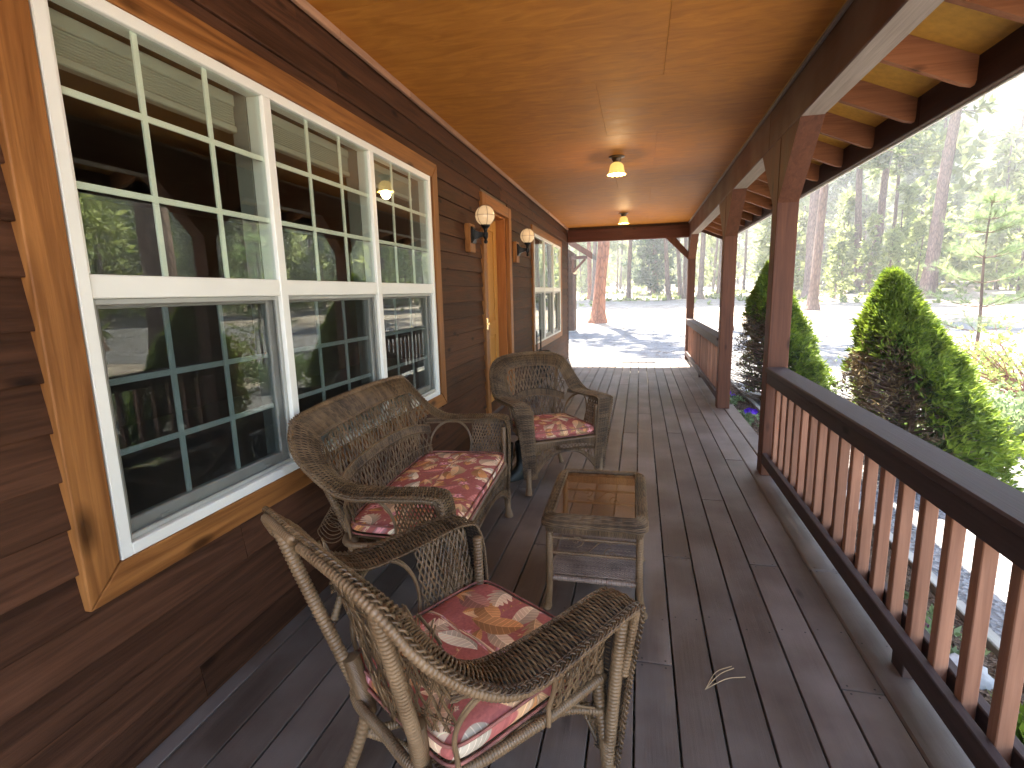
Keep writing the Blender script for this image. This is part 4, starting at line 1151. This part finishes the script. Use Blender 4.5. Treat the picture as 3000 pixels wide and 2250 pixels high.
# ------------------------------------------------------------------ neighbouring garage
ga = thing('garage', 'brown timber garage with bracketed eave beyond the porch corner', 'garage')
GX = -2.62; GY = 21.8
for k in range(20):
    z0 = -.15+.15*k; mb = MB(); prism(mb, [(-.0, 0), (.014, .151), (.03, .151), (.03, 0)][::-1], 0, -3.3, 3.3)
    V = np.array([[a, b, c] for a in (-3.3, 3.3) for b, c in ((0, 0), (.014, .151), (.03, .151), (.03, 0))])
    mb = MB(); mb.add(V, [[0, 1, 5, 4], [1, 2, 6, 5], [2, 3, 7, 6], [3, 0, 4, 7]])
    mb.add(V[:4], [[0, 3, 2, 1]]); mb.add(V[4:], [[0, 1, 2, 3]])
    o = mb.build('siding_board', SID, ga); o.location = (GX-3.34, GY, z0)
box_at('wall', (GX-6.6, GY+.04, -.3), (GX-.01, GY+.9, 3.0), SID, ga)
box_at('foundation', (GX-6.62, GY-.01, -.6), (GX+.01, GY+.9, -.16), bpy.data.materials['concrete'], ga)
box_at('corner_board', (GX-.06, GY-.02, -.15), (GX+.015, GY+.06, 3.0), BEAM, ga)
mb = MB(); prism(mb, [(GX+.80, 2.72), (GX+.80, 2.90), (GX-3.4, 5.6), (GX-3.4, 5.42)], 1, GY-.7, GY+1.2); mb.build('roof', SH, ga)
mb = MB(); prism(mb, [(GX-3.4, 5.42), (GX-3.4, 5.6), (GX-7.5, 2.90), (GX-7.5, 2.72)], 1, GY-.7, GY+1.2); mb.build('roof', SH, ga)
mb = MB(); prism(mb, [(GX+.80, 2.68), (GX+.80, 2.93), (GX-3.4, 5.63), (GX-3.4, 5.36)], 1, GY-.76, GY-.705); mb.build('barge_board', POST, ga)
mb = MB(); V = [(GX-6.6, GY+.03, 3), (GX, GY+.03, 3.0), (GX-3.4, GY+.03, 5.3)]; mb.add(V, None, [[0, 1, 2]]); mb.build('gable_wall', SID, ga)
box_at('lookout_beam', (GX-.05, GY-.55, 2.72), (GX+.58, GY-.43, 2.84), BEAM, ga)
mb = MB(); tubes(mb, np.array([[GX+.02, GY-.49, 2.22], [GX+.50, GY-.49, 2.72]]), .055, 4, caps=True); tubes(mb, np.array([[GX+.0, GY-.49, 2.2], [GX+.0, GY-.49, 2.84]]), .055, 4, caps=True); mb.build('bracket', POST, ga)
gl = MB(); a = np.linspace(.02, np.pi-.02, 12); lathe(gl, [(.10*math.sin(v_), .10*math.cos(v_)) for v_ in a], 18, (0, 0, 0)); gl = gl.build('globe_lamp', GLOBE, None, smooth=True); gl.location = (GX+.06, GY-.20, 2.24)
m_ = MB(); tubes(m_, np.array([[0, 0, -.10], [0, .0, -.16], [-.02, .18, -.18]]), .022, 8, caps=True); m_.build('arm', BLACK, gl)
tag(gl, 'white globe lamp on the corner of the garage', 'wall lamp')

# ------------------------------------------------------------------ vegetation
BK_RED = bark('red_pine_bark', (.07, .030, .020), (.26, .105, .060), (.42, .185, .110))
BK_ROSE = bark('rosy_brown_pine_bark', (.055, .032, .025), (.17, .100, .080), (.28, .185, .150))
BK_BRN = bark('brown_pine_bark', (.045, .028, .022), (.14, .085, .062), (.24, .155, .115))
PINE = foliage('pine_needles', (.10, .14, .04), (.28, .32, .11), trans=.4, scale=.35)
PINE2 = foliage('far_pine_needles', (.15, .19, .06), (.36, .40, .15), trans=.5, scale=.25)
SHRG = foliage('lime_conifer', (.075, .125, .012), (.20, .27, .032), trans=.42, scale=3)
SHRB = foliage('browned_conifer', (.085, .052, .025), (.17, .12, .05), trans=.2, scale=4)
YPN = foliage('young_pine_needles', (.14, .21, .09), (.28, .35, .18), trans=.5, scale=2)
SAGE = foliage('sage_leaves', (.14, .20, .09), (.30, .37, .19), trans=.4, scale=3)
TWIG = plain('red_twig', (.22, .085, .065), .7, noise=.3, nscale=8)

def tufts(rs, C, D, L, wd, k, spread=.9):
    """C (n,3) centres, D (n,3) directions -> k needles blades (triangles) each"""
    n_ = len(C)
    d = norm(D[:, None]+rs.normal(0, spread, (n_, k, 3)))
    sd_ = norm(np.cross(d, rs.normal(0, 1, (n_, k, 3))))
    ll = L*rs.uniform(.6, 1.15, (n_, k, 1)); ww = wd*rs.uniform(.6, 1.2, (n_, k, 1))
    b = C[:, None]+d*ll*.05
    V = np.stack([b-sd_*ww*.5+d*ll*.35, b, b+sd_*ww*.5+d*ll*.35, b+d*ll], 2).reshape(-1, 3)
    q = np.arange(n_*k)[:, None]*4+np.array([1, 2, 3, 0])
    return V, q

def crown_mesh(name, seed, h0, h1, rad, nb, per, L, wd, k, mat, shape=.8):
    rs = np.random.default_rng(seed)
    t = rs.uniform(0, 1, nb)**.9; z = h0+(h1-h0)*t
    a = rs.uniform(0, 2*np.pi, nb); r = rad*(1-t**1.6*shape)*rs.uniform(.55, 1.15, nb)*np.clip(t*6+.45, 0, 1)
    u = rs.uniform(.25, 1, (nb, per))
    bx = np.cos(a)[:, None]*r[:, None]*u; by = np.sin(a)[:, None]*r[:, None]*u
    bz_ = z[:, None]+.12*r[:, None]*u-.10*r[:, None]*u**2
    C = np.stack([bx, by, bz_], -1)+rs.normal(0, .12*rad/2.5, (nb, per, 3))
    D = np.stack([np.cos(a), np.sin(a), np.full(nb, .35)], -1)[:, None].repeat(per, 1)
    V, Q = tufts(rs, C.reshape(-1, 3), D.reshape(-1, 3), L, wd, k)
    mb = MB(); mb.add(V, Q)
    me = mb.mesh(name); me.materials.append(mat)
    lb = MB()
    th = np.linspace(0, 1, 5)
    P = np.stack([np.cos(a)[:, None]*r[:, None]*th, np.sin(a)[:, None]*r[:, None]*th, z[:, None]-.15+.12*r[:, None]*th-.1*r[:, None]*th**2+.15*th], -1)
    tubes(lb, P, np.linspace(.045, .012, 5)[None], 4, ref=[0, 0, 1])
    return me, lb.mesh('limbs')
crowns = []
for i in range(4):
    me, lb = crown_mesh('crown', 20+i, 0, 13+2*(i % 2), 3.0+.4*i, 80, 9, .75, .22, 7, PINE); lb.materials.append(BK_BRN); crowns.append((me, lb))

for i in range(4):
    me, lb = crown_mesh('crown', 120+i, 0, 13+2*(i % 2), 3.4+.4*i, 70, 8, .42, .14, 9, PINE); lb.materials.append(BK_BRN); crowns.append((me, lb))

def trunk(mb, x0, x1, y0, z0, z1, r0, H, rs, sides=14):
    """leaning line from (x0,y0,z0) through (x1,.,z1), to height H"""
    n_ = 26; hh = np.concatenate([[-.3, 0, .15, .35, .7], np.linspace(1.2, H, n_-5)])
    sl = (x1-x0)/max(z1-z0, 1)
    cx_ = sl*np.minimum(hh, z1-z0)+sl*.3*np.maximum(hh-(z1-z0), 0)+.04*np.sin(hh*.5+rs.uniform(0, 6))
    rr = r0*(1-.72*np.clip(hh/H, 0, 1))*(1+.75*np.exp(-np.clip(hh, 0, 99)/.35))
    P = np.stack([cx_, .03*np.sin(hh*.4), hh], 1)
    th = np.arange(sides)*2*np.pi/sides
    rad = rr[:, None]*(1+.06*np.sin(3*th[None]+hh[:, None]*.6)+.05*rs.normal(0, 1, (n_, sides)))
    V = P[:, None]+np.stack([rad*np.cos(th), rad*np.sin(th), 0*rad], -1)
    i = np.arange(n_-1)[:, None]; s = np.arange(sides)[None]; i0 = i*sides+s; i1 = i*sides+(s+1) % sides
    mb.add(V.reshape(-1, 3), np.stack([i0, i1, i1+sides, i0+sides], -1).reshape(-1, 4))
    return P

def pine(x, y, z, d, x1, z1, label, bk=None, H=22, cb=7.5, ci=0, cs=1.0, group=None, sides=14):
    rs = np.random.default_rng(int(abs(x*97+y*31)) % 99991)
    t = thing('pine_tree', label, 'pine tree', (x, y, z), 0, group)
    mb = MB(); P = trunk(mb, 0, x1-x, 0, z, z1, d/2, H, rs, sides)
    mb.build('trunk', bk or BK_BRN, t, smooth=True)
    me, lb = crowns[(ci % 4)+(4 if y < 34 else 0)]
    cxx = float(np.interp(cb+3, P[:, 2], P[:, 0]))
    sc = (H-cb)/14*1.0
    c = link('crown', me, None, t, (cxx, 0, cb)); c.scale = (cs, cs, sc); c.rotation_euler = (0, 0, rs.uniform(0, 6))
    l = link('limbs', lb, None, t, (cxx, 0, cb)); l.scale = c.scale; l.rotation_euler = c.rotation_euler
    return t
TR = [
 (-2.04, 26.73, -.08, .62, -1.72, 3.77, 'large red-barked pine standing in the gravel beyond the porch end', BK_RED, 24, 7.5, 0, .95),
 (-5.00, 55.83, .65, .46, -5.18, 4.61, 'orange-barked pine just left of the large red pine', BK_RED, 22, 6.5, 1, 1.6),
 (-4.17, 49.36, .49, .40, -4.06, 5.77, 'dark slim pine touching the left side of the large red pine', BK_BRN, 22, 6.5, 2, 1.7),
 (-1.00, 50.20, .51, .40, -.86, 5.88, 'straight pine right of the large red pine, under the lamp', BK_BRN, 22, 6.5, 3, 1.7),
 (2.58, 50.0, .50, .42, 2.20, 5.90, 'pine below the left end of the porch corner brace', BK_BRN, 22, 6.5, 0, 1.7),
 (3.82, 52.37, .56, .41, 3.42, 5.44, 'pine crossed by the porch corner brace, left of a twin', BK_BRN, 22, 6.5, 1, 1.7),
 (4.23, 52.9, .58, .43, 4.08, 6.19, 'pine seen right against the left edge of the corner post', BK_BRN, 22, 6.5, 2, 1.7),
 (5.31, 50.78, .53, .50, 5.45, 6.12, 'grey-brown pine just right of the corner post', BK_BRN, 22, 6.5, 3, 1.7),
 (7.83, 57.84, .71, .42, 8.0, 5.95, 'leaning thin pine just left of the middle post', BK_BRN, 22, 6.5, 0, 1.7),
 (-3.13, 77.38, 1.19, .22, -3.11, 7.7, 'very thin dark pine left of the centre of the far clearing', BK_BRN, 16, 6, 1, .8),
 (12.23, 68.72, .99, .32, 12.19, 6.36, 'thin pine right of the middle post', BK_BRN, 18, 7, 2, .8),
 (11.2, 72.5, 1.1, .26, 11.1, 6.6, 'thinnest pine between the middle post and the near post', BK_BRN, 18, 7, 3, .8),
 (13.28, 47.29, .48, .80, 13.26, 8.77, 'stout rosy-barked pine just right of the near post', BK_ROSE, 26, 12, 0, 1.3),
 (19.78, 55.62, .73, .66, 19.06, 11.69, 'left trunk of the crossing pine pair, leaning left', BK_ROSE, 26, 13, 1, 1.2),
 (20.36, 54.98, .72, .75, 20.9, 7.97, 'right trunk of the crossing pine pair, leaning right', BK_ROSE, 26, 10, 2, 1.2),
 (25.66, 79.19, 1.33, .42, 25.68, 5.91, 'short-looking distant pine left of the crossing pair', BK_BRN, 16, 5.5, 3, 1),
 (24.20, 60.18, .87, .40, 24.04, 8.85, 'slim pine rising behind the tip of the nearer conical shrub', BK_BRN, 24, 11, 0, 1),
 (33.0, 77.5, 1.3, .42, 34.2, 11.5, 'thin leaning pine between the nearer conical shrub and the big leaning pine', BK_BRN, 24, 12, 1, 1),
 (19.83, 43.61, .45, .86, 20.44, 12.46, 'big leaning pine at the right, behind the young pine', BK_ROSE, 27, 12, 2, 1.5),
 (36.5, 58.0, .95, .55, 36.0, 12, 'pine in front of the wood near the right picture edge', BK_BRN, 24, 9, 3, 1.3),
]
for a in TR: pine(*a[:7], bk=a[7], H=a[8], cb=a[9], ci=a[10], cs=a[11])
# pines that stand outside the view but shade the drive and fill the window reflections
EX = [(-7.5, 26, .7, 'unseen bushy pine added behind the garage roof for shade', 4, 1.5), (3.35, 22.3, .36, 'added shade pine hidden in line with the middle post', 8, .95), (-9, 15.5, .5, 'unseen shade pine added beyond the far house corner', 7, 1.3),  # these three are added out of view to dapple the drive with shade
      (9.5, 33, .5, 'pine in line with the near porch post', 8, 1.3), (30, 24, .55, 'pine far to the right of the railing', 6, 1.3), (38, 33, .6, 'second pine far to the right of the railing', 6, 1.4),
      (27, 36, .42, 'slender pine at the right edge beyond the young pine', 5.5, 1.5), (34, 41, .45, 'farther slender pine at the right edge', 6, 1.5), (23.5, 33, .35, 'slender pine with low branches right of the big leaning pine', 7, 1.4),
      (7.3, 9.7, .70, 'big pine out to the right mirrored in the near window', 6, 1.3), (15.5, 14.3, .5, 'second pine mirrored in the big window', 6, 1.3),
      (24, 11, .6, 'pine standing out to the right of the house', 6, 1.3), (30, 5, .55, 'pine abreast of the near railing', 6, 1.3), (35, 17, .5, 'pine right of the drive', 5, 1.3)]
for i, (x, y, d, lbl, cb, cs) in enumerate(EX):
    pine(x, y, float(gz(x, y)), d, x+.2, 6, lbl, H=21, cb=cb, ci=i, cs=cs)

# dark fir in the clearing
fir = thing('fir_tree', 'dark broad fir with a skirt of low branches in the far clearing', 'fir tree', (1.75, 66.6, .9))
mb = MB(); trunk(mb, 0, 0, 0, 0, 5, .4, 15, rng); mb.build('trunk', BK_BRN, fir, smooth=True)
me, lb = crown_mesh('crown', 77, .5, 13, 3.6, 110, 9, .7, .25, 7, foliage('fir_needles', (.022, .05, .022), (.07, .12, .05), trans=.25, scale=.4)); link('crown', me, None, fir)

# far wood: one mass
rs = np.random.default_rng(3); mb = MB(); tm = MB()
bank = []
for i in range(5):
    me_, _ = None, None
    r2 = np.random.default_rng(60+i); nb = 46; per = 6
    t_ = r2.uniform(0, 1, nb)**.85; H_ = 9.5+1.5*i; z_ = .7+H_*t_; a_ = r2.uniform(0, 6.283, nb); rr_ = 3.2*(1-.8*t_**1.5)*r2.uniform(.5, 1.2, nb)
    u_ = r2.uniform(.2, 1, (nb, per))
    C = np.stack([np.cos(a_)[:, None]*rr_[:, None]*u_, np.sin(a_)[:, None]*rr_[:, None]*u_, z_[:, None]-.05*rr_[:, None]*u_], -1)+r2.normal(0, .2, (nb, per, 3))
    D = np.stack([np.cos(a_), np.sin(a_), np.full(nb, .2)], -1)[:, None].repeat(per, 1)
    bank.append(tufts(r2, C.reshape(-1, 3), D.reshape(-1, 3), 1.0, .42, 4, 1.0))
for i in range(360):
    az = R(rs.uniform(-24, 78)); r = rs.uniform(58, 150) if i % 4 else rs.uniform(46, 62)
    x, y = r*math.sin(az), r*math.cos(az)
    if r < 75 and -12 < math.degrees(az) < 12: continue
    V, Q = bank[i % 5]; an = rs.uniform(0, 6.28); s_ = rs.uniform(.6, 1.25)*(1+.004*(r-58)); c_, n_ = math.cos(an), math.sin(an)
    if r < 62: s_ *= .55
    Vr = np.stack([V[:, 0]*c_-V[:, 1]*n_, V[:, 0]*n_+V[:, 1]*c_, V[:, 2]*rs.uniform(.9, 1.3)], 1)*s_+np.array([x, y, float(gz(x, y))-.2])
    mb.add(Vr, Q)
    tubes(tm, np.array([[x, y, float(gz(x, y))-.3], [x+rs.normal(0, .3), y, float(gz(x, y))+13*s_]]), np.array([.20*s_, .08*s_]), 6, ref=[0, 1, 0])
for i in range(20):                      # tall trees closing the view at the upper right
    az = R(rs.uniform(12, 42)); r = rs.uniform(85, 120); x, y = r*math.sin(az), r*math.cos(az)
    for zo in (1.0, 9.5, 17.0):
        V, Q = bank[rs.integers(0, 5)]; s_ = rs.uniform(1.1, 1.45)
        mb.add(V*np.array([1.1, 1.1, .95])*s_+np.array([x+rs.normal(0, 1), y, float(gz(x, y))+zo]), Q)
bank2 = []
for i in range(3):
    r2 = np.random.default_rng(90+i); nb = 56; per = 7
    t_ = r2.uniform(0, 1, nb)**.85; a_ = r2.uniform(0, 6.283, nb); rr_ = 3.2*(1-.8*t_**1.5)*r2.uniform(.5, 1.2, nb); u_ = r2.uniform(.2, 1, (nb, per))
    C = np.stack([np.cos(a_)[:, None]*rr_[:, None]*u_, np.sin(a_)[:, None]*rr_[:, None]*u_, (.7+12*t_)[:, None]-.05*rr_[:, None]*u_], -1)+r2.normal(0, .2, (nb, per, 3))
    D = np.stack([np.cos(a_), np.sin(a_), np.full(nb, .2)], -1)[:, None].repeat(per, 1)
    bank2.append(tufts(r2, C.reshape(-1, 3), D.reshape(-1, 3), .58, .17, 6, 1.0))
for i in range(56):
    az = R(rs.uniform(47, 112)); r = rs.uniform(24, 58); x, y = r*math.sin(az), r*math.cos(az)
    V, Q = bank2[i % 3]; an = rs.uniform(0, 6.28); s_ = rs.uniform(.6, 1.0); c_, n_ = math.cos(an), math.sin(an)
    mb.add(np.stack([V[:, 0]*c_-V[:, 1]*n_, V[:, 0]*n_+V[:, 1]*c_, V[:, 2]*1.2], 1)*s_+np.array([x, y, float(gz(x, y))-.2]), Q)
    tubes(tm, np.array([[x, y, float(gz(x, y))-.3], [x, y, float(gz(x, y))+13*s_]]), np.array([.20*s_, .08*s_]), 6, ref=[0, 1, 0])
for i in range(60):                      # tall backdrop further out
    az = R(-26+i*1.75+rs.uniform(-.6, .6)); r = rs.uniform(150, 175); x, y = r*math.sin(az), r*math.cos(az)
    V, Q = bank[i % 5]; s_ = rs.uniform(2.4, 3.4)
    mb.add(V*np.array([1, 1, 1.1])*s_+np.array([x, y, float(gz(x, y))-1]), Q)
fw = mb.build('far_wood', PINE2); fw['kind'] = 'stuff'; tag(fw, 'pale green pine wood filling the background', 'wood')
ft = tm.build('far_tree_trunks', BK_BRN); ft['kind'] = 'stuff'; tag(ft, 'thin distant trunks within the background wood', 'tree trunks')
# low growth
C = []
for i in range(900):
    az = R(rs.uniform(-14, 60)); r = rs.uniform(40, 75); x, y = r*math.sin(az), r*math.cos(az)
    if r < 48 and rs.random() < .7: continue
    C.append((x+rs.normal(0, .3), y, float(gz(x, y))+.0))
C = np.array(C); V, Q = tufts(rs, C, np.tile([0, 0, 1.], (len(C), 1)), .45, .22, 9, 1.0)
ug = MB().add(V, Q).build('undergrowth', PINE2); ug['kind'] = 'stuff'; tag(ug, 'low green undergrowth at the edge of the wood', 'undergrowth')
# litter: needles, twigs and cones on the ground near the drive
C = np.stack([rs.uniform(-6, 14, 5000), rs.uniform(11.8, 34, 5000)], 1); C = np.c_[C, gz(C[:, 0], C[:, 1])+.015]
V, Q = tufts(rs, C, rs.normal(0, 1, C.shape)*np.array([1, 1, .05]), .16, .05, 1, .1)
V[:, 2] = gz(V[:, 0], V[:, 1])+.02+.012*rs.random(len(V))
lt = MB().add(V, Q).build('needle_litter', plain('litter', (.14, .095, .06), .9)); lt['kind'] = 'stuff'; tag(lt, 'scattered needles and twigs on the ground', 'litter')

def cone_shrub(name, label, cx_, cy_, z0, top, rad, seed, lean=.0):
    rs = np.random.default_rng(seed)
    t = thing(name, label, 'shrub', (cx_, cy_, z0), 0, 'conical shrubs by the porch')
    H = top-z0; n_ = 7600
    u = rs.uniform(0, 1, n_)**.8                   # height
    a = rs.uniform(0, 2*np.pi, n_)
    prof = rad*(1-u)**.88*1.06*(1.0-.12*(1-u)**6)
    bump_ = 1+.10*np.sin(a*5+u*17)+.07*np.sin(a*9-u*25+1)
    dead = (np.cos(a-R(180+18))*.5+.5)              # side under the eave died back
    dead = np.clip((dead-.40)*2.6, 0, 1)*np.clip(1.35-u*1.3, 0, 1)
    rr = prof*bump_*rs.uniform(.72, 1.0, n_)*(1-.22*dead)
    keep = rs.random(n_) > dead*.92
    C = np.stack([rr*np.cos(a)+lean*u, rr*np.sin(a), .05+u*(H-.12)], 1)
    D = norm(np.stack([np.cos(a), np.sin(a), np.full(n_, .85)], 1))
    g_ = keep & (dead < .35+.25*rs.random(n_)); b2 = keep & ~g_ & (rs.random(n_) < .6)
    V, Q = tufts(rs, C[g_], D[g_], .085, .020, 7, .55); MB().add(V, Q).build('foliage', SHRG, t)
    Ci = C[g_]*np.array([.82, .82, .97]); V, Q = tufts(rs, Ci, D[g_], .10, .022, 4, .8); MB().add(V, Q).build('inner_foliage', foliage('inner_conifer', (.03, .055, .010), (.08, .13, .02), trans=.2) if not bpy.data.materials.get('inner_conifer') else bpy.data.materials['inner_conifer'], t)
    V, Q = tufts(rs, C[b2], D[b2], .07, .012, 6, .9); MB().add(V, Q).build('dead_foliage', SHRB, t)
    st_ = MB(); pole_ = np.array([[0, 0, -.1], [0.0, 0, H*.5], [lean, 0, H*.92]]); tubes(st_, resample(pole_, 20), np.linspace(.035, .008, 20), 7, ref=[0, 1, 0])
    nb = 420; ub = rs.uniform(.02, .9, nb); ab = np.where(rs.random(nb) < .6, R(198)+rs.normal(0, .9, nb), rs.uniform(0, 6.28, nb)); rb = rad*(1-ub)**.72*.86
    th = np.linspace(0, 1, 6)
    P = np.stack([np.cos(ab)[:, None]*rb[:, None]*th+lean*ub[:, None], np.sin(ab)[:, None]*rb[:, None]*th, (ub*H*.92)[:, None]+.30*rb[:, None]*th**1.3+rs.normal(0, .008, (nb, 6))], -1)
    tubes(st_, P, np.linspace(.007, .002, 6)[None], 4, ref=[0, 0, 1]); st_.build('stems', BK_BRN, t)
    return t
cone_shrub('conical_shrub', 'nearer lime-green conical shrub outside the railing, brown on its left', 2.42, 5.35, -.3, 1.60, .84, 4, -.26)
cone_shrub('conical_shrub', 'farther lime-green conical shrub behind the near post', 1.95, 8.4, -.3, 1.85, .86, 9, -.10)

def petunia(x, y, z, col, label, seed, n=3, name='petunia'):
    rs = np.random.default_rng(seed)
    t = thing(name, label, 'flower', (x, y, z))
    C = rs.normal(0, .07, (60, 3))*np.array([1, 1, .5])+np.array([0, 0, -.05]); V, Q = tufts(rs, C, np.tile([0, 0, 1.], (60, 1)), .055, .03, 5, 1.0)
    MB().add(V, Q).build('leaves', SAGE, t)
    m = plain('petal', col, .6) if False else plain('petal_'+str(seed), col, .6, noise=.2, nscale=30)
    for k in range(n):
        c = rs.normal(0, .045, 3)*np.array([1, 1, .6])+np.array([0, 0, .03]); a = np.arange(15)*2*np.pi/15
        r_ = .036*(1+.14*np.cos(5*a)); ring = np.stack([r_*np.cos(a), -.012-.3*r_*0+0*a, r_*np.sin(a)], 1)
        V = np.vstack([[0, .012, 0], ring])+c
        mb = MB(); mb.add(V, None, [[0, i+1, (i+1) % 15+1] for i in range(15)]); mb.build('blossom', m, t)
    return t
petunia(1.335, 6.90, -.10, (.12, .03, .55), 'purple petunia beside the deck edge, nearer one', 1, 4)
petunia(1.334, 8.01, -.12, (.20, .05, .50), 'purple petunia farther along the bed behind the middle post', 2, 3)
petunia(1.347, 2.64, -.12, (.70, .12, .42), 'pink petunia seen between the balusters', 3, 1)
hb = thing('bedding_plant', 'green bedding plant at the bottom right between balusters', 'plant', (1.42, 1.98, -.24))
C = rs.normal(0, .10, (120, 3))*np.array([1, 1, .5]); V, Q = tufts(rs, C, np.tile([0, 0, 1.], (120, 1)), .09, .04, 5, .9); MB().add(V, Q).build('leaves', SHRG, hb)
st_ = MB(); tubes(st_, np.array([[0, 0, -.1], [.01, 0, .02]]), .004, 5); st_.build('stem', TWIG, hb)

# landscape timbers and rocks
for i, (a, b) in enumerate(((-.9, 1.48), (1.5, 3.02), (3.04, 5.4), (5.42, 7.9), (7.92, 11.2))):
    o = box_at('edging_timber', (1.635, a, -.30), (1.70, b, -.215), bpy.data.materials.get('edging_wood') or wood('edging_wood', (.30, .28, .24), (.48, .45, .39), 1, .85, .1, 1, .15, .4), None, .006)
    tag(o, ['pale edging timber at the camera end of the flower bed', 'pale edging timber behind the pink petunia', 'edging timber below the nearer conical shrub', 'edging timber between the two conical shrubs', 'last edging timber beside the farther conical shrub'][i], 'edging timber', 'timbers edging the flower bed')
def rock(x, y, z, s, label, seed):
    r_ = np.random.default_rng(seed); mb = MB(); n_ = 9; m_ = 14
    th = np.linspace(.02, np.pi-.02, n_); ph = np.arange(m_)*2*np.pi/m_
    k = 1+r_.normal(0, .09, (n_, m_)); k[0] = 1; k[-1] = 1
    V = np.stack([k*np.sin(th)[:, None]*np.cos(ph), .8*k*np.sin(th)[:, None]*np.sin(ph), .55*k*np.cos(th)[:, None]*np.ones(m_)], -1)*s
    i = np.arange(n_-1)[:, None]; q = np.arange(m_)[None]; i0 = i*m_+q; i1 = i*m_+(q+1) % m_
    mb.add(V.reshape(-1, 3), np.stack([i0, i0+m_, i1+m_, i1], -1).reshape(-1, 4))
    o = mb.build('rock', bpy.data.materials.get('grey_rock') or plain('grey_rock', (.42, .40, .38), .9, noise=.35, nscale=14, bump=.5), None, smooth=True)
    o.location = (x, y, z); o.rotation_euler = (0, 0, seed); tag(o, label, 'rock')
rock(1.42, 2.45, -.24, .11, 'pale rock in the flower bed just behind the pink petunia', 2)

# young pine
yp = thing('young_pine', 'young pale-green pine sapling at the right beyond the conical shrub', 'young pine', (5.79, 10.86, -.3))
rs = np.random.default_rng(31); mb = MB()
P = resample([(0, 0, -.1), (.02, 0, 1.0), (-.03, .02, 2.2), (-.02, 0, 3.25)], 40); tubes(mb, P, np.linspace(.034, .009, 40), 8, ref=[0, 1, 0])
C = []; D = []
for zz in np.r_[np.arange(.95, 2.9, .42), 2.85, 3.12]:
    nb = 6; a0 = rs.uniform(0, 6.28); Lb = (.95*(1-(zz-.6)/3.4)+.10)*rs.uniform(.75, 1.15)
    for k in range(nb):
        a = a0+k*6.283/nb+rs.normal(0, .5); L_ = Lb*rs.uniform(.45, 1.2); th = np.linspace(0, 1, 8)
        B = np.stack([np.cos(a)*L_*th, np.sin(a)*L_*th, zz-.05+.35*L_*th**1.7], 1); tubes(mb, B, np.linspace(.010, .004, 8), 5, ref=[0, 0, 1])
        for u in np.linspace(.35, 1, 8):
            C.append([np.interp(u, th, B[:, q]) for q in range(3)]); D.append([np.cos(a)*.8, np.sin(a)*.8, .6])
            if u > .5:
                sa = a+rs.choice([-1, 1])*.8; C.append(np.array(C[-1])+np.array([np.cos(sa), np.sin(sa), .25])*rs.uniform(.06, .2)); D.append([np.cos(sa)*.8, np.sin(sa)*.8, .5])
mb.build('stems', BK_BRN, yp, smooth=True)
V, Q = tufts(rs, np.array(C), np.array(D), .14, .0050, 18, .6); MB().add(V, Q).build('needles', YPN, yp)

def shrub(name, label, x, y, h, r, leafm, twigm, seed, nb=60, leafy=30, lsz=.035):
    rs = np.random.default_rng(seed); t = thing(name, label, 'shrub', (x, y, float(gz(x, y))))
    mb = MB(); C = []
    for k in range(nb):
        a = rs.uniform(0, 6.28); L_ = r*rs.uniform(.5, 1.1); e = rs.uniform(.3, 1.0)
        pts = np.array([(0, 0, 0), (np.cos(a)*L_*.35, np.sin(a)*L_*.35, h*e*.4), (np.cos(a+.2)*L_*.75, np.sin(a+.2)*L_*.75, h*e*.75), (np.cos(a+.1)*L_, np.sin(a+.1)*L_, h*e)])
        P = resample(pts, 12); P += np.cumsum(rs.normal(0, .008, P.shape), 0); tubes(mb, P, np.linspace(.012, .003, 12), 5)
        for _ in range(leafy): C.append(P[rs.integers(5, 12)]+rs.normal(0, .09, 3))
    mb.build('stems', twigm, t)
    C = np.array(C); V, Q = tufts(rs, C, np.tile([0, 0, 1.], (len(C), 1)), lsz*1.6, lsz, 3, 1.2); MB().add(V, Q).build('leaves', leafm, t)
    return t
shrub('manzanita_shrub', 'red-stemmed open shrub below the young pine at the right edge', 5.5, 8.9, 1.15, 1.15, foliage('manzanita_leaf', (.20, .26, .07), (.38, .42, .14), trans=.45, scale=3), TWIG, 8, 80, 14, .04)
shrub('sage_shrub', 'pale sage-green shrub right of the nearer conical shrub', 4.05, 6.35, .62, .75, SAGE, BK_BRN, 12, 70, 45, .035)
shrub('sage_shrub', 'pale sage-green shrub between the two conical shrubs', 3.75, 8.7, .62, .6, SAGE, BK_BRN, 13, 50, 35, .035)
shrub('low_shrub', 'low pale shrub behind the near railing at the lower right edge', 3.9, 4.2, .40, .5, SAGE, BK_BRN, 14, 40, 35, .03)

# ------------------------------------------------------------------ haze
hz = MB(); hz.add([(x, y, z) for x in (-320, 420) for y in (-320, 520) for z in (-3, 42)], [[0, 1, 3, 2], [4, 6, 7, 5], [0, 4, 5, 1], [2, 3, 7, 6], [0, 2, 6, 4], [1, 5, 7, 3]])
hm_, hn, hb_ = newmat('air'); hn.nodes.remove(hb_)
pv = N(hn, 'ShaderNodeVolumePrincipled'); pv.inputs['Density'].default_value = .0022; pv.inputs['Color'].default_value = (.95, .97, 1, 1); pv.inputs['Anisotropy'].default_value = .35
hn.links.new(pv.outputs[0], [x for x in hn.nodes if x.type == 'OUTPUT_MATERIAL'][0].inputs['Volume'])
ho = hz.build('haze', hm_); ho['kind'] = 'stuff'
